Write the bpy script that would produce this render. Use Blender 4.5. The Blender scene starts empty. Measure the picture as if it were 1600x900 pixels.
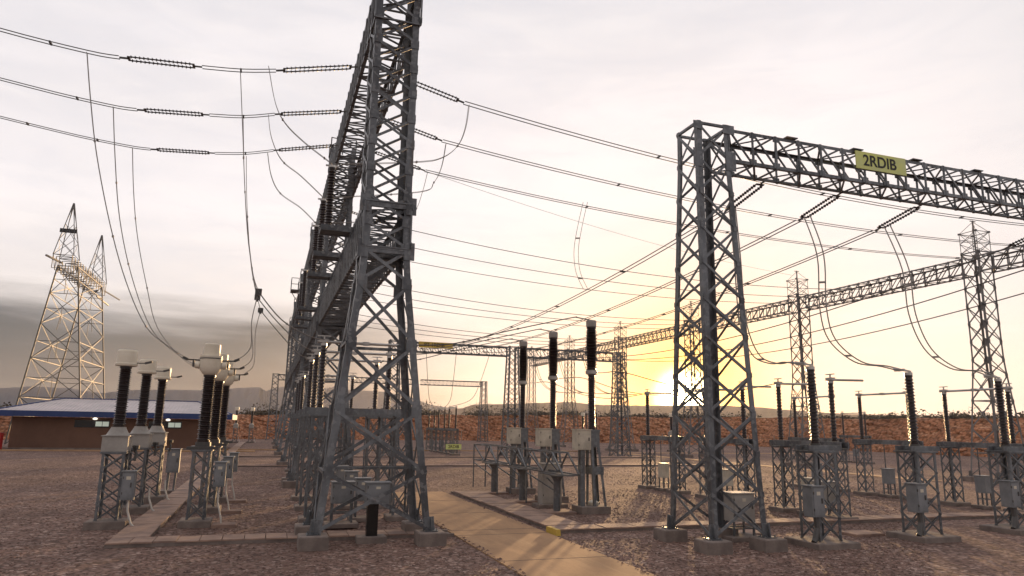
import bpy, math, random
import numpy as np
from mathutils import Vector, Matrix
random.seed(7); rng = np.random.default_rng(7)
S = bpy.context.scene
COL = S.collection
R = math.radians

# ------------------------------------------------------------------ camera
H = 3.6
PITCH, ROLL, YAW, FPX = .192557, .0166354, .32634, 1105.0
cam_d = bpy.data.cameras.new('camera'); cam = bpy.data.objects.new('camera', cam_d); COL.objects.link(cam)
cam_d.sensor_width = 36; cam_d.lens = 36*FPX/1600; cam_d.clip_start = .1; cam_d.clip_end = 20000
cp, sp = math.cos(PITCH), math.sin(PITCH)
fw = Vector((math.sin(YAW)*cp, math.cos(YAW)*cp, sp)); rt = Vector((math.cos(YAW), -math.sin(YAW), 0)); up = rt.cross(fw)
r2 = math.cos(ROLL)*rt + math.sin(ROLL)*up; u2 = -math.sin(ROLL)*rt + math.cos(ROLL)*up
m = Matrix((r2, u2, -fw)).transposed().to_4x4(); m.translation = Vector((0, 0, H)); cam.matrix_world = m
S.camera = cam

# ------------------------------------------------------------------ sky
SUN = Vector((.5358, .8434, .0409)).normalized()
SUN_EL = math.asin(SUN.z); SUN_AZ = math.atan2(SUN.x, SUN.y)
W = bpy.data.worlds.new('World'); S.world = W; W.use_nodes = True
nt = W.node_tree; nt.nodes.clear(); N = nt.nodes; L = nt.links
class G:                                     # tiny node-graph helper
    def __init__(s, nt): s.nt = nt
    def n(s, t, **k):
        x = s.nt.nodes.new(t)
        for a, b in k.items(): setattr(x, a, b)
        return x
    def l(s, a, b): s.nt.links.new(a, b)
    def put(s, sock, v):
        if isinstance(v, bpy.types.NodeSocket): s.l(v, sock)
        else: sock.default_value = v
    def m(s, op, a, b=0.0, c=0.0, clamp=False):
        x = s.n('ShaderNodeMath', operation=op, use_clamp=clamp)
        s.put(x.inputs[0], a); s.put(x.inputs[1], b); s.put(x.inputs[2], c); return x.outputs[0]
    def ss(s, v, a, b, lo=0.0, hi=1.0):
        x = s.n('ShaderNodeMapRange', interpolation_type='SMOOTHSTEP')
        s.put(x.inputs[0], v); s.put(x.inputs[1], a); s.put(x.inputs[2], b); s.put(x.inputs[3], lo); s.put(x.inputs[4], hi)
        return x.outputs[0]
    def mix(s, f, a, b, mode='MIX'):
        x = s.n('ShaderNodeMix', data_type='RGBA', blend_type=mode)
        s.put(x.inputs[0], f)
        for i, v in ((6, a), (7, b)):
            if isinstance(v, tuple): v = (*v, 1.0) if len(v) == 3 else v
            s.put(x.inputs[i], v)
        return x.outputs[2]
    def noise(s, vec, scale, detail=4, rough=.55, dist=0.0):
        x = s.n('ShaderNodeTexNoise'); s.put(x.inputs['Vector'], vec); x.inputs['Scale'].default_value = scale
        x.inputs['Detail'].default_value = detail; x.inputs['Roughness'].default_value = rough; x.inputs['Distortion'].default_value = dist
        return x.outputs['Fac']
    def scalev(s, vec, sc):
        x = s.n('ShaderNodeMapping'); s.put(x.inputs['Vector'], vec); x.inputs['Scale'].default_value = sc; return x.outputs[0]
g = G(nt)
tc = g.n('ShaderNodeTexCoord').outputs['Generated']
sep = g.n('ShaderNodeSeparateXYZ'); g.l(tc, sep.inputs[0]); dx, dy, dz = sep.outputs
el = g.m('ARCSINE', dz)
dot = g.n('ShaderNodeVectorMath', operation='DOT_PRODUCT'); g.l(tc, dot.inputs[0]); dot.inputs[1].default_value = SUN
ang = g.m('ARCCOSINE', g.m('MINIMUM', dot.outputs['Value'], .9999999))
az = g.m('SUBTRACT', g.m('ARCTAN2', dx, dy), SUN_AZ)          # 0 at the sun, negative to its left
nz1 = g.noise(g.scalev(tc, (1.0, 1.0, 4.5)), 1.7, 6, .52, .6)
nz2 = g.noise(g.scalev(tc, (1.2, 1.2, 9.0)), 3.1, 5, .55, .3)
# overcast veil: warm near the horizon, pale pink-white above
v = g.ss(el, 0.0, .30)
veil = g.mix(v, (.87, .73, .63), (.86, .805, .81))
veil = g.mix(g.ss(nz1, .40, .62, 0, .42), veil, (.62, .60, .63))
nz3 = g.noise(g.scalev(tc, (1.4, 1.4, 6.0)), 4.2, 7, .6, .9)
veil = g.mix(g.ss(nz3, .45, .72, 0, .22), veil, (.60, .60, .66))
veil = g.mix(g.ss(nz3, .50, .30, 0, .30), veil, (.93, .86, .83))
veil = g.mix(g.ss(el, .35, .75, 0, .55), veil, (.60, .60, .64))
# cooler and greyer away from the sun, to the right and behind the camera
veil = g.mix(g.ss(az, .16, .62, 0, .62), veil, (.60, .585, .60))
# grey cloud bank low on the left
low = g.ss(g.m('ADD', el, g.m('MULTIPLY', g.m('SUBTRACT', nz2, .5), .10)), .165, .095)
left = g.ss(g.m('ADD', az, g.m('MULTIPLY', g.m('SUBTRACT', nz1, .5), .35)), -.18, -.55)
veil = g.mix(g.m('MULTIPLY', g.m('MULTIPLY', low, left), .96), veil, (.038, .050, .075))
gap = g.ss(g.m('ADD', el, g.m('MULTIPLY', g.m('SUBTRACT', nz2, .5), .06)), .060, .035)
veil = g.mix(g.m('MULTIPLY', g.m('MULTIPLY', gap, left), .35), veil, (.25, .225, .20))
# dusk sky behind the camera
back = g.ss(dot.outputs['Value'], .35, -.55)
veil = g.mix(back, veil, (.52, .475, .48))
veil = g.mix(g.ss(el, .02, -.06), veil, (.20, .16, .14))
def add(a, b): return g.mix(1.0, a, b, 'ADD')
def lobe(k, col, amp):
    f = g.m('MULTIPLY', g.m('EXPONENT', g.m('MULTIPLY', ang, -k)), amp)
    return g.mix(f, (0, 0, 0), col) if amp <= 1 else None
def lobe2(k, col, amp):
    f = g.m('MULTIPLY', g.m('EXPONENT', g.m('MULTIPLY', ang, -k)), amp)
    x = g.n('ShaderNodeVectorMath', operation='SCALE'); x.inputs[0].default_value = col; g.put(x.inputs[3], f); return x.outputs[0]
near = g.m('EXPONENT', g.m('MULTIPLY', ang, -10.5))
veil = g.mix(near, veil, (.92, .42, .05))
sky = add(veil, lobe2(7.5, (1.0, .60, .22), .28))
gh = g.m('DIVIDE', ang, .085); gh = g.m('EXPONENT', g.m('MULTIPLY', g.m('MULTIPLY', gh, gh), -1.0))
sky = g.mix(g.m('MULTIPLY', gh, .95), sky, (1.6, .74, .03))
sky = add(sky, lobe2(22.0, (1.0, .46, .02), 1.2))
gq = g.m('DIVIDE', ang, .022); gq = g.m('EXPONENT', g.m('MULTIPLY', g.m('MULTIPLY', gq, gq), -1.0))
xs = g.n('ShaderNodeVectorMath', operation='SCALE'); xs.inputs[0].default_value = (1.0, .85, .50); g.put(xs.inputs[3], g.m('MULTIPLY', gq, 34.0))
sky = add(sky, xs.outputs[0])
sky = add(sky, lobe2(50.0, (1.0, .62, .08), 3.0))
nish = g.n('ShaderNodeTexSky', sky_type='NISHITA', sun_disc=False, sun_elevation=SUN_EL, sun_rotation=SUN_AZ)
bg1 = g.n('ShaderNodeBackground'); g.l(sky, bg1.inputs[0]); bg1.inputs[1].default_value = 1.0
bg2 = g.n('ShaderNodeBackground'); g.l(nish.outputs[0], bg2.inputs[0]); bg2.inputs[1].default_value = .02
ad = g.n('ShaderNodeAddShader'); g.l(bg1.outputs[0], ad.inputs[0]); g.l(bg2.outputs[0], ad.inputs[1])
wo = g.n('ShaderNodeOutputWorld'); g.l(ad.outputs[0], wo.inputs[0])

sun_d = bpy.data.lights.new('sun', 'SUN'); sun_d.energy = 5.0; sun_d.angle = R(1.2); sun_d.color = (1, .62, .30)
sun = bpy.data.objects.new('sun', sun_d); COL.objects.link(sun)
LAMP = Vector((SUN.x, SUN.y, .072)).normalized()
sun.rotation_euler = (-LAMP).to_track_quat('-Z', 'Y').to_euler()
S.view_settings.view_transform = 'Standard'; S.view_settings.look = 'None'
S.view_settings.exposure = 0.18; S.view_settings.gamma = 1.0; S.view_settings.use_curve_mapping = False
S.cycles.max_bounces = 5; S.cycles.diffuse_bounces = 2; S.cycles.glossy_bounces = 2; S.cycles.volume_bounces = 0
S.cycles.sample_clamp_indirect = 4

# ------------------------------------------------------------------ materials
MATS = {}
def mat(name, col, rough=.7, metal=0.0, var=.25, scale=3.0, col2=None, bump=0.0, bscale=40.0, spec=.5, streak=None):
    mt = bpy.data.materials.new(name); mt.use_nodes = True; t = mt.node_tree; t.nodes.clear(); q = G(t)
    co = q.n('ShaderNodeTexCoord').outputs['Object']
    b = q.n('ShaderNodeBsdfPrincipled'); o = q.n('ShaderNodeOutputMaterial'); q.l(b.outputs[0], o.inputs[0])
    b.inputs['Roughness'].default_value = rough; b.inputs['Metallic'].default_value = metal
    b.inputs['Specular IOR Level'].default_value = spec
    c2 = col2 or tuple(x*(1-var) for x in col)
    vec = q.scalev(co, streak) if streak else co
    f = q.noise(vec, scale, 5, .6)
    c = q.mix(q.ss(f, .35, .68), col, c2)
    f2 = q.noise(co, scale*9, 3, .6)
    c = q.mix(q.ss(f2, .4, .75, 0, .5*var), c, tuple(x*.5 for x in col))
    q.l(c, b.inputs['Base Color'])
    if bump:
        bp = q.n('ShaderNodeBump'); bp.inputs['Strength'].default_value = bump; bp.inputs['Distance'].default_value = .02
        q.l(q.noise(co, bscale, 4, .6), bp.inputs['Height']); q.l(bp.outputs[0], b.inputs['Normal'])
    MATS[name] = mt; return mt
mat('galvanised', (.175, .188, .20), .45, .35, .5, .9, (.065, .068, .074), .15, 30, streak=(1, 1, .35))
mat('galvanised_far', (.20, .19, .185), .6, .1, .3, .6)
mat('aluminium', (.55, .53, .50), .38, .6, .2, 3)
mat('wire', (.10, .095, .09), .5, .3, .2, 2)
mat('wire_pale', (.30, .28, .26), .5, .4, .2, 2)
mat('porcelain', (.026, .013, .011), .33, 0, .3, 6, spec=.5)
mat('cream_paint', (.84, .77, .63), .42, 0, .12, 2.5, (.76, .68, .53))
mat('tank_paint', (.40, .375, .34), .5, .1, .3, 1.5, (.30, .28, .255))
mat('cabinet_paint', (.24, .25, .26), .45, .15, .3, 1.7, (.17, .18, .19))
mat('light_cabinet', (.62, .56, .45), .45, 0, .2, 1.6, (.40, .36, .29))
mat('concrete', (.235, .19, .165), .9, 0, .35, 1.8, (.15, .12, .105), .5, 25)
mat('cover_slab', (.36, .235, .175), .8, 0, .45, 1.0, (.19, .125, .10), .4, 20)
mat('conduit', (.55, .52, .47), .6, 0, .2, 3)
mat('sign_yellow', (.72, .76, .20), .5, 0, .12, 1.2, (.64, .70, .30))
mat('sign_amber', (.62, .42, .07), .5, 0, .12, 1.2)
mat('black_letter', (.015, .015, .012), .6, 0, .1)
mat('roof_sheet', (.62, .55, .54), .6, 0, .2, .4, (.50, .45, .45))
mat('blue_trim', (.016, .045, .17), .5, 0, .2, .6)
mat('brown_wall', (.18, .098, .066), .9, 0, .25, .3, (.14, .076, .052), .3, 6)
mat('window_dark', (.012, .012, .012), .2)
mat('red_paint', (.42, .02, .02), .5, 0, .2)
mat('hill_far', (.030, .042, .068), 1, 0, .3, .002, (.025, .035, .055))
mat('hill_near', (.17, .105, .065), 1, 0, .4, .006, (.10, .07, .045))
mat('pylon_steel', (.13, .125, .115), .5, .1, .3, .5)
mat('post_concrete', (.36, .28, .22), .9)
mt = MATS['galvanised']; q = G(mt.node_tree); b_ = [n for n in mt.node_tree.nodes if n.type == 'BSDF_PRINCIPLED'][0]
lk = b_.inputs['Base Color'].links[0].from_socket; co_ = q.n('ShaderNodeTexCoord').outputs['Object']
vo_ = q.n('ShaderNodeTexVoronoi'); vo_.inputs['Scale'].default_value = 9; q.l(co_, vo_.inputs['Vector']); sx_ = q.n('ShaderNodeSeparateXYZ'); q.l(vo_.outputs['Color'], sx_.inputs[0])
c_ = q.mix(q.ss(sx_.outputs[0], .55, 1.0, 0, .45), lk, (.27, .275, .28)); c_ = q.mix(q.ss(q.noise(q.scalev(co_, (1, 1, .12)), 6, 5, .7), .55, .75, 0, .55), c_, (.12, .075, .05))
q.l(c_, b_.inputs['Base Color'])
def emit(name, col, st):
    mt = bpy.data.materials.new(name); mt.use_nodes = True; b = mt.node_tree.nodes['Principled BSDF']
    b.inputs['Base Color'].default_value = (*col, 1); b.inputs['Emission Color'].default_value = (*col, 1); b.inputs['Emission Strength'].default_value = st
    MATS[name] = mt
emit('lamp_glow', (1, .93, .8), 1.2); emit('lit_glass', (.42, .47, .40), .55)

def ground_mat(name, cols, sc, bump=.8):
    mt = bpy.data.materials.new(name); mt.use_nodes = True; t = mt.node_tree; t.nodes.clear(); q = G(t)
    co = q.n('ShaderNodeTexCoord').outputs['Object']
    b = q.n('ShaderNodeBsdfPrincipled'); o = q.n('ShaderNodeOutputMaterial'); q.l(b.outputs[0], o.inputs[0])
    b.inputs['Roughness'].default_value = .9; b.inputs['Specular IOR Level'].default_value = .3
    wn = q.n('ShaderNodeTexNoise'); wn.inputs['Scale'].default_value = sc*.8; q.l(co, wn.inputs['Vector'])
    wv = q.n('ShaderNodeVectorMath', operation='ADD'); sv = q.n('ShaderNodeVectorMath', operation='SCALE'); q.l(wn.outputs['Color'], sv.inputs[0]); sv.inputs[3].default_value = .5/sc
    q.l(co, wv.inputs[0]); q.l(sv.outputs[0], wv.inputs[1])
    vo = q.n('ShaderNodeTexVoronoi'); vo.inputs['Scale'].default_value = sc; q.l(wv.outputs[0], vo.inputs['Vector'])
    vo2 = q.n('ShaderNodeTexVoronoi'); vo2.inputs['Scale'].default_value = sc*2.3; q.l(wv.outputs[0], vo2.inputs['Vector'])
    sx = q.n('ShaderNodeSeparateXYZ'); q.l(vo.outputs['Color'], sx.inputs[0])
    c = q.mix(sx.outputs[0], cols[0], cols[1])
    c = q.mix(q.ss(sx.outputs[1], .78, .95, 0, .8), c, cols[2])
    c = q.mix(q.ss(q.noise(co, .35, 5, .6), .35, .7, 0, .45), c, cols[3])
    c = q.mix(q.ss(q.noise(q.scalev(co, (1, .5, 1)), .11, 4, .65, .6), .38, .62, 0, .55), c, tuple(x*.62 for x in cols[0]))
    c = q.mix(q.ss(q.noise(q.scalev(co, (1.1, .05, 1)), 1.0, 3, .6, .3), .56, .66, 0, .35), c, tuple(x*.75 for x in cols[3]))
    c = q.mix(q.ss(q.noise(co, 1.7, 4, .7), .52, .72, 0, .5), c, cols[2])
    c = q.mix(q.ss(vo.outputs['Distance'], .35, .8, 0, .75), c, tuple(x*.25 for x in cols[0]))
    q.l(c, b.inputs['Base Color'])
    h = q.m('ADD', q.m('MULTIPLY', vo.outputs['Distance'], -1.0), q.m('MULTIPLY', vo2.outputs['Distance'], -.4))
    bp = q.n('ShaderNodeBump'); bp.inputs['Strength'].default_value = bump; bp.inputs['Distance'].default_value = .5/sc
    q.l(h, bp.inputs['Height']); q.l(bp.outputs[0], b.inputs['Normal'])
    MATS[name] = mt
ground_mat('gravel', [(.22, .132, .102), (.35, .215, .168), (.60, .44, .37), (.13, .08, .068)], 7.5, 1.0)
ground_mat('rubble', [(.36, .145, .07), (.50, .225, .115), (.62, .35, .21), (.23, .095, .055)], 1.7, .6)
ground_mat('stone', [(.19, .115, .092), (.33, .21, .17), (.55, .42, .36), (.13, .08, .07)], 8.0, .2)
def road_mat():
    mt = bpy.data.materials.new('road_concrete'); mt.use_nodes = True; t = mt.node_tree; t.nodes.clear(); q = G(t)
    co = q.n('ShaderNodeTexCoord').outputs['Object']
    b = q.n('ShaderNodeBsdfPrincipled'); o = q.n('ShaderNodeOutputMaterial'); q.l(b.outputs[0], o.inputs[0]); b.inputs['Roughness'].default_value = .85; b.inputs['Specular IOR Level'].default_value = .25
    n1 = q.noise(q.scalev(co, (1, .35, 1)), .9, 6, .6, .8); n2 = q.noise(co, 14, 5, .7); n3 = q.noise(q.scalev(co, (1.6, .12, 1)), 1.6, 4, .6)
    c = q.mix(q.ss(n1, .3, .7), (.45, .27, .145), (.34, .205, .115))
    c = q.mix(q.ss(n3, .5, .72, 0, .5), c, (.52, .34, .19))
    c = q.mix(q.ss(n2, .45, .8, 0, .35), c, (.16, .11, .085))
    q.l(c, b.inputs['Base Color'])
    bp = q.n('ShaderNodeBump'); bp.inputs['Strength'].default_value = .25; bp.inputs['Distance'].default_value = .01; q.l(n2, bp.inputs['Height']); q.l(bp.outputs[0], b.inputs['Normal'])
    MATS['road_concrete'] = mt
road_mat()
def leaf_mat(name, a, b_):
    mt = mat(name, a, .8, 0, .4, .8, b_); return mt
leaf_mat('scrub_leaf', (.035, .030, .018), (.065, .045, .026))

# ------------------------------------------------------------------ mesh builder
class MB:
    def __init__(s): s.v = []; s.f = []
    def quadbox(s, P):                                    # 8 points: 4 bottom, 4 top
        n = len(s.v); s.v += [tuple(p) for p in P]
        s.f += [(n+3, n+2, n+1, n), (n+4, n+5, n+6, n+7), (n, n+1, n+5, n+4), (n+1, n+2, n+6, n+5), (n+2, n+3, n+7, n+6), (n+3, n, n+4, n+7)]
    def block(s, x0, x1, y0, y1, z0, z1, t=0.0):           # t = top inset (bevel-like batter)
        s.quadbox([(x0, y0, z0), (x1, y0, z0), (x1, y1, z0), (x0, y1, z0), (x0+t, y0+t, z1), (x1-t, y0+t, z1), (x1-t, y1-t, z1), (x0+t, y1-t, z1)]); return s
    def bblock(s, x0, x1, y0, y1, z0, z1, b=.02):          # box with bevelled upper edge
        s.block(x0, x1, y0, y1, z0, z1-b); s.block(x0+b*.0, x1, y0, y1, z1-b, z1, b); return s
    def bar(s, a, b, w, h=None, hint=(0, 0, 1)):
        a = Vector(a); b = Vector(b); h = h or w; d = (b-a)
        if d.length < 1e-6: return s
        d.normalize(); hv = Vector(hint)
        if abs(d.dot(hv)) > .98: hv = Vector((1, 0, 0)) if abs(d.x) < .9 else Vector((0, 1, 0))
        x = d.cross(hv).normalized(); y = x.cross(d)
        x *= w/2; y *= h/2
        s.quadbox([a-x-y, a+x-y, a+x+y, a-x+y, b-x-y, b+x-y, b+x+y, b-x+y]); return s
    def angle(s, a, b, w, t, n1, n2):                      # L profile: flanges reach from the line along n1 and n2
        a = Vector(a); b = Vector(b); n1 = Vector(n1).normalized(); n2 = Vector(n2).normalized()
        def fl(p, q):
            s.quadbox([a, a+p*w, a+p*w+q*t, a+q*t, b, b+p*w, b+p*w+q*t, b+q*t])
        fl(n1, n2)
        a2, b2 = a + n2*t, b + n2*t
        s.quadbox([a2, a2+n1*t, a2+n1*t+n2*(w-t), a2+n2*(w-t), b2, b2+n1*t, b2+n1*t+n2*(w-t), b2+n2*(w-t)])
        return s
    def tube(s, pts, r, n=6, caps=True):
        P = [Vector(p) for p in pts]; rs = r if isinstance(r, (list, tuple)) else [r]*len(P); base = len(s.v)
        ref = None
        for i, p in enumerate(P):
            d = (P[min(i+1, len(P)-1)] - P[max(i-1, 0)]).normalized()
            if ref is None:
                ref = Vector((0, 0, 1)) if abs(d.z) < .9 else Vector((1, 0, 0))
            x = d.cross(ref)
            if x.length < 1e-4: x = d.orthogonal()
            x.normalize(); y = x.cross(d); ref = -y if False else ref
            for k in range(n):
                a = 2*math.pi*k/n; s.v.append(tuple(p + x*math.cos(a)*rs[i] + y*math.sin(a)*rs[i]))
        for i in range(len(P)-1):
            for k in range(n):
                a0 = base+i*n+k; a1 = base+i*n+(k+1) % n; s.f.append((a0, a1, a1+n, a0+n))
        if caps:
            s.f.append(tuple(base+k for k in range(n))[::-1]); s.f.append(tuple(base+(len(P)-1)*n+k for k in range(n)))
        return s
    def lathe(s, prof, c=(0, 0, 0), n=16, axis='Z'):
        base = len(s.v)
        for (r, z) in prof:
            for k in range(n):
                a = 2*math.pi*k/n; x, y = r*math.cos(a), r*math.sin(a)
                s.v.append((c[0]+x, c[1]+y, c[2]+z) if axis == 'Z' else (c[0]+z, c[1]+x, c[2]+y) if axis == 'X' else (c[0]+x, c[1]+z, c[2]+y))
        for i in range(len(prof)-1):
            for k in range(n):
                a0 = base+i*n+k; a1 = base+i*n+(k+1) % n; s.f.append((a0, a1, a1+n, a0+n))
        s.f.append(tuple(base+k for k in range(n))[::-1]); s.f.append(tuple(base+(len(prof)-1)*n+k for k in range(n)))
        return s
    def mesh(s, name, m_, smooth=False):
        me = bpy.data.meshes.new(name); me.from_pydata(s.v, [], s.f); me.update()
        me.materials.append(MATS[m_])
        if smooth:
            me.polygons.foreach_set('use_smooth', [True]*len(me.polygons))
            try: me.set_sharp_from_angle(angle=R(40))
            except Exception: pass
        return me
    def build(s, name, m_, parent=None, loc=(0, 0, 0), smooth=False):
        o = bpy.data.objects.new(name, s.mesh(name, m_, smooth)); COL.objects.link(o); o.location = loc
        if parent: o.parent = parent
        return o
def obj(name, me, parent=None, loc=(0, 0, 0), rz=0):
    o = bpy.data.objects.new(name, me); COL.objects.link(o); o.location = loc; o.rotation_euler = (0, 0, rz)
    if parent: o.parent = parent
    return o
def tag(o, label, cat, group=None, kind=None):
    o['label'] = label; o['category'] = cat
    if group: o['group'] = group
    if kind: o['kind'] = kind
    return o
def thing(name, label, cat, loc=(0, 0, 0), rz=0, group=None):
    o = bpy.data.objects.new(name, None); COL.objects.link(o); o.location = loc; o.rotation_euler = (0, 0, rz); o.empty_display_size = .3
    return tag(o, label, cat, group)
def struct(o): o['kind'] = 'structure'; return o
def dup(root, loc, label, rz=None, group=None, skip=()):
    def cc(o, par):
        c = o.copy(); COL.objects.link(c); c.parent = par
        for ch in o.children:
            if ch.name.split('.')[0] not in skip: cc(ch, c)
        return c
    r = cc(root, None); r.location = loc; r['label'] = label
    if rz is not None: r.rotation_euler = (0, 0, rz)
    if group: r['group'] = group
    return r

# ------------------------------------------------------------------ terrain
gm = MB(); gm.v = [(-3590, -190, 0), (3590, -190, 0), (3590, 5490, 0), (-3590, 5490, 0)]; gm.f = [(0, 1, 2, 3)]
struct(gm.build('ground', 'gravel'))
RX0, RX1 = 6.2, 9.42
struct(MB().block(RX0, RX1, -12, 39.0, -.05, .035).build('road', 'road_concrete'))
struct(MB().block(47.6, 49.4, 42.03, 96, -.05, .03).block(49.43, 92, 94, 96, -.05, .03).build('path', 'road_concrete'))
jm = MB(); 
for y in (4, 9, 14.3, 19, 23.6, 24.7, 29.5, 34.4): jm.block(RX0+.01, RX1-.01, y-.012, y+.012, .03, .039)
struct(jm.build('road_joints', 'black_letter'))
struct(MB().block(-70, 47, 98.6, 99.6, 0, .12).block(-44, -1, 93.0, 95.2, 0, .10).build('kerb', 'road_concrete'))

def trench(name, x0, x1, y0, y1, along, label, step=.62, z=.14):
    t = thing(name, label, 'cable trench', (x0, y0, 0), 0, 'concrete cable trenches in the gravel')
    b = MB(); w, h = x1-x0, y1-y0
    if along == 'Y': b.block(0, .10, 0, h, 0, z-.045).block(w-.10, w, 0, h, 0, z-.045).block(.102, w-.102, 0, h, 0, .02)
    else: b.block(0, w, 0, .10, 0, z-.045).block(0, w, h-.10, h, 0, z-.045).block(0, w, .102, h-.102, 0, .02)
    b.build('trench_wall', 'concrete', t)
    c = MB(); n = int((h if along == 'Y' else w)/step)
    for i in range(n):
        a = i*step; dz = random.uniform(-.008, .010); o1, o2 = random.uniform(-.015, .015), random.uniform(-.02, .02)
        if along == 'Y': c.block(-.02+o2, w+.02+o2, a+.006, a+step-.006+o1*.3, z-.04, z+dz, .006)
        else: c.block(a+.006, a+step-.006+o1*.3, -.02+o2, h+.02+o2, z-.04, z+dz, .006)
    c.build('cover_slabs', 'cover_slab', t)
    return t
trench('cable_trench', -4.07, -3.1, 24.72, 132, 'Y', 'long slab-covered trench running back between the two left rows of instrument transformers', 1.0)
trench('cable_trench', -4.07, 6.15, 23.68, 24.66, 'X', 'near slab-covered cross trench passing under the tall middle gantry, left of the road')
trench('cable_trench', 9.75, 44, 23.55, 24.5, 'X', 'slab-covered cross trench right of the road, behind the feet of the right gantry')
trench('cable_trench', 9.75, 11.2, 24.56, 38.6, 'Y', 'slab-covered trench beside the road in front of the three circuit breakers', .9)
trench('cable_trench', -3, 46, 62.5, 63.3, 'X', 'thin cross trench behind the second column of the middle gantry', 1.4, .12)
trench('cable_trench', -3, 46, 79.5, 80.3, 'X', 'thin far cross trench in front of the middle distance gantry', 1.4, .12)
tag(MB().block(0, .16, 0, .95, 0, .2, .01).build('kerb_stone', 'sign_amber', loc=(9.5, 23.0, 0)), 'short yellow painted kerb stone at the corner of the road and the right trench', 'kerb stone')

# rock bank round the yard (a cut slope of red rubble)
def bank(pts, name, hts, depth=7.0, nseg=14, mname='rubble'):
    P = [Vector((x, y, 0)) for x, y in pts]; b = MB(); cols = []
    for i in range(len(P)-1):
        n = max(2, int((P[i+1]-P[i]).length/1.1))
        for k in range(n): cols.append((P[i].lerp(P[i+1], k/n), hts[i]+(hts[i+1]-hts[i])*k/n))
    nc = len(cols); cols = [(cols[i][0], cols[i][1], (cols[min(nc-1, i+7)][0]-cols[max(0, i-7)][0]).normalized()) for i in range(nc)]
    rows = nseg+3
    for (p, h, d) in cols:
        nrm = Vector((d.y, -d.x, 0)); s0 = p.x*.9+p.y*.43; gul = .55*math.sin(s0*.37)+.4*math.sin(s0*.91+1.3)+.3*math.sin(s0*1.73+.4)
        h = h*(1+.028*math.sin(s0*.21)+.02*math.sin(s0*.67+2)+.012*math.sin(s0*1.9))
        for j in range(rows):
            if j <= nseg:
                f = j/nseg; z = h*f; off = depth*f + gul*math.sin(math.pi*min(1, f+.15))
                rr = .2*(1 if 0 < j else .2)
                b.v.append(tuple(p + nrm*(off+random.gauss(0, rr)) + Vector((0, 0, z+random.gauss(0, rr*.35) if j else -.1))))
            else:
                b.v.append(tuple(p + nrm*(depth+(j-nseg)*35) + Vector((0, 0, h+random.gauss(0, .2) - (j-nseg)*.3))))
    for i in range(len(cols)-1):
        for j in range(rows-1):
            a = i*rows+j; b.f.append((a, a+rows, a+rows+1, a+1))
    o = b.build(name, mname); me = o.data
    return struct(o)
bank([(130, 20), (112, 60), (108, 88), (106, 112), (104, 136), (80, 154), (45, 168), (-4, 161), (-30, 145), (-62, 132), (-190, 118)], 'bank', [6.2, 6.2, 6.2, 6.3, 6.4, 6.3, 6.2, 4.9, 4.8, 4.6, 4.5])

def ridge(name, pts, mname, amp, depth, seed):
    rs = np.random.default_rng(seed); b = MB(); cols = []
    for i in range(len(pts)-1):
        for k in range(12): cols.append([pts[i][c]+(pts[i+1][c]-pts[i][c])*k/12 for c in range(3)])
    n = len(cols); wob = np.convolve(rs.normal(0, 1, n+8), np.ones(3)/3, 'same')[:n]
    prof = [(-1.0, 0), (-.8, .12), (-.6, .3), (-.42, .46), (-.28, .62), (-.16, .78), (-.07, .92), (0, 1), (.12, .9), (.6, .2), (1, 0)]
    for i, (x, y, z) in enumerate(cols):
        d = Vector((x, y, 0)).normalized(); zt = z + wob[i]*amp*.4
        for (f, hh) in prof:
            jit = rs.normal(0, 1)*depth*.015 if 0 < hh < 1 else 0
            p = Vector((x, y, 0)) + d*(f*depth + jit)
            b.v.append((p.x, p.y, zt*hh*(1+(rs.normal(0, .025) if hh < 1 else 0)) - (8 if hh == 0 else 0)))
    m_ = len(prof)
    for i in range(n-1):
        for j in range(m_-1):
            a = i*m_+j; b.f.append((a, a+m_, a+m_+1, a+1))
    struct(b.build(name, mname, smooth=True))
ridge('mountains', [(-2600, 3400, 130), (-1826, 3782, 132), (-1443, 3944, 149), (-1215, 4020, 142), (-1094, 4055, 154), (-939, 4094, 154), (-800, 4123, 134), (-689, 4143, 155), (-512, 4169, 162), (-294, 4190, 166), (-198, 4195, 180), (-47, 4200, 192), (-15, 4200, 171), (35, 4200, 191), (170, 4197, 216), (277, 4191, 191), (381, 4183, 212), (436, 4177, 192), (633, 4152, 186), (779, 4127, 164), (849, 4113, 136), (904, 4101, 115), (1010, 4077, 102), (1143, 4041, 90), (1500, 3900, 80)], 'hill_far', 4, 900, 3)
ridge('hills', [(300, 2580, 40), (485, 2554, 44), (596, 2531, 55), (670, 2512, 65), (707, 2502, 78), (767, 2484, 79), (840, 2461, 82), (884, 2445, 85), (956, 2418, 89), (1041, 2383, 92), (1125, 2344, 84), (1180, 2317, 83), (1260, 2274, 82), (1466, 2147, 86), (1586, 2060, 81), (1696, 1970, 69), (1797, 1879, 60), (1961, 1708, 54), (2113, 1516, 50), (2264, 1278, 48), (2500, 900, 40)], 'hill_near', 2.5, 500, 5)

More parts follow.
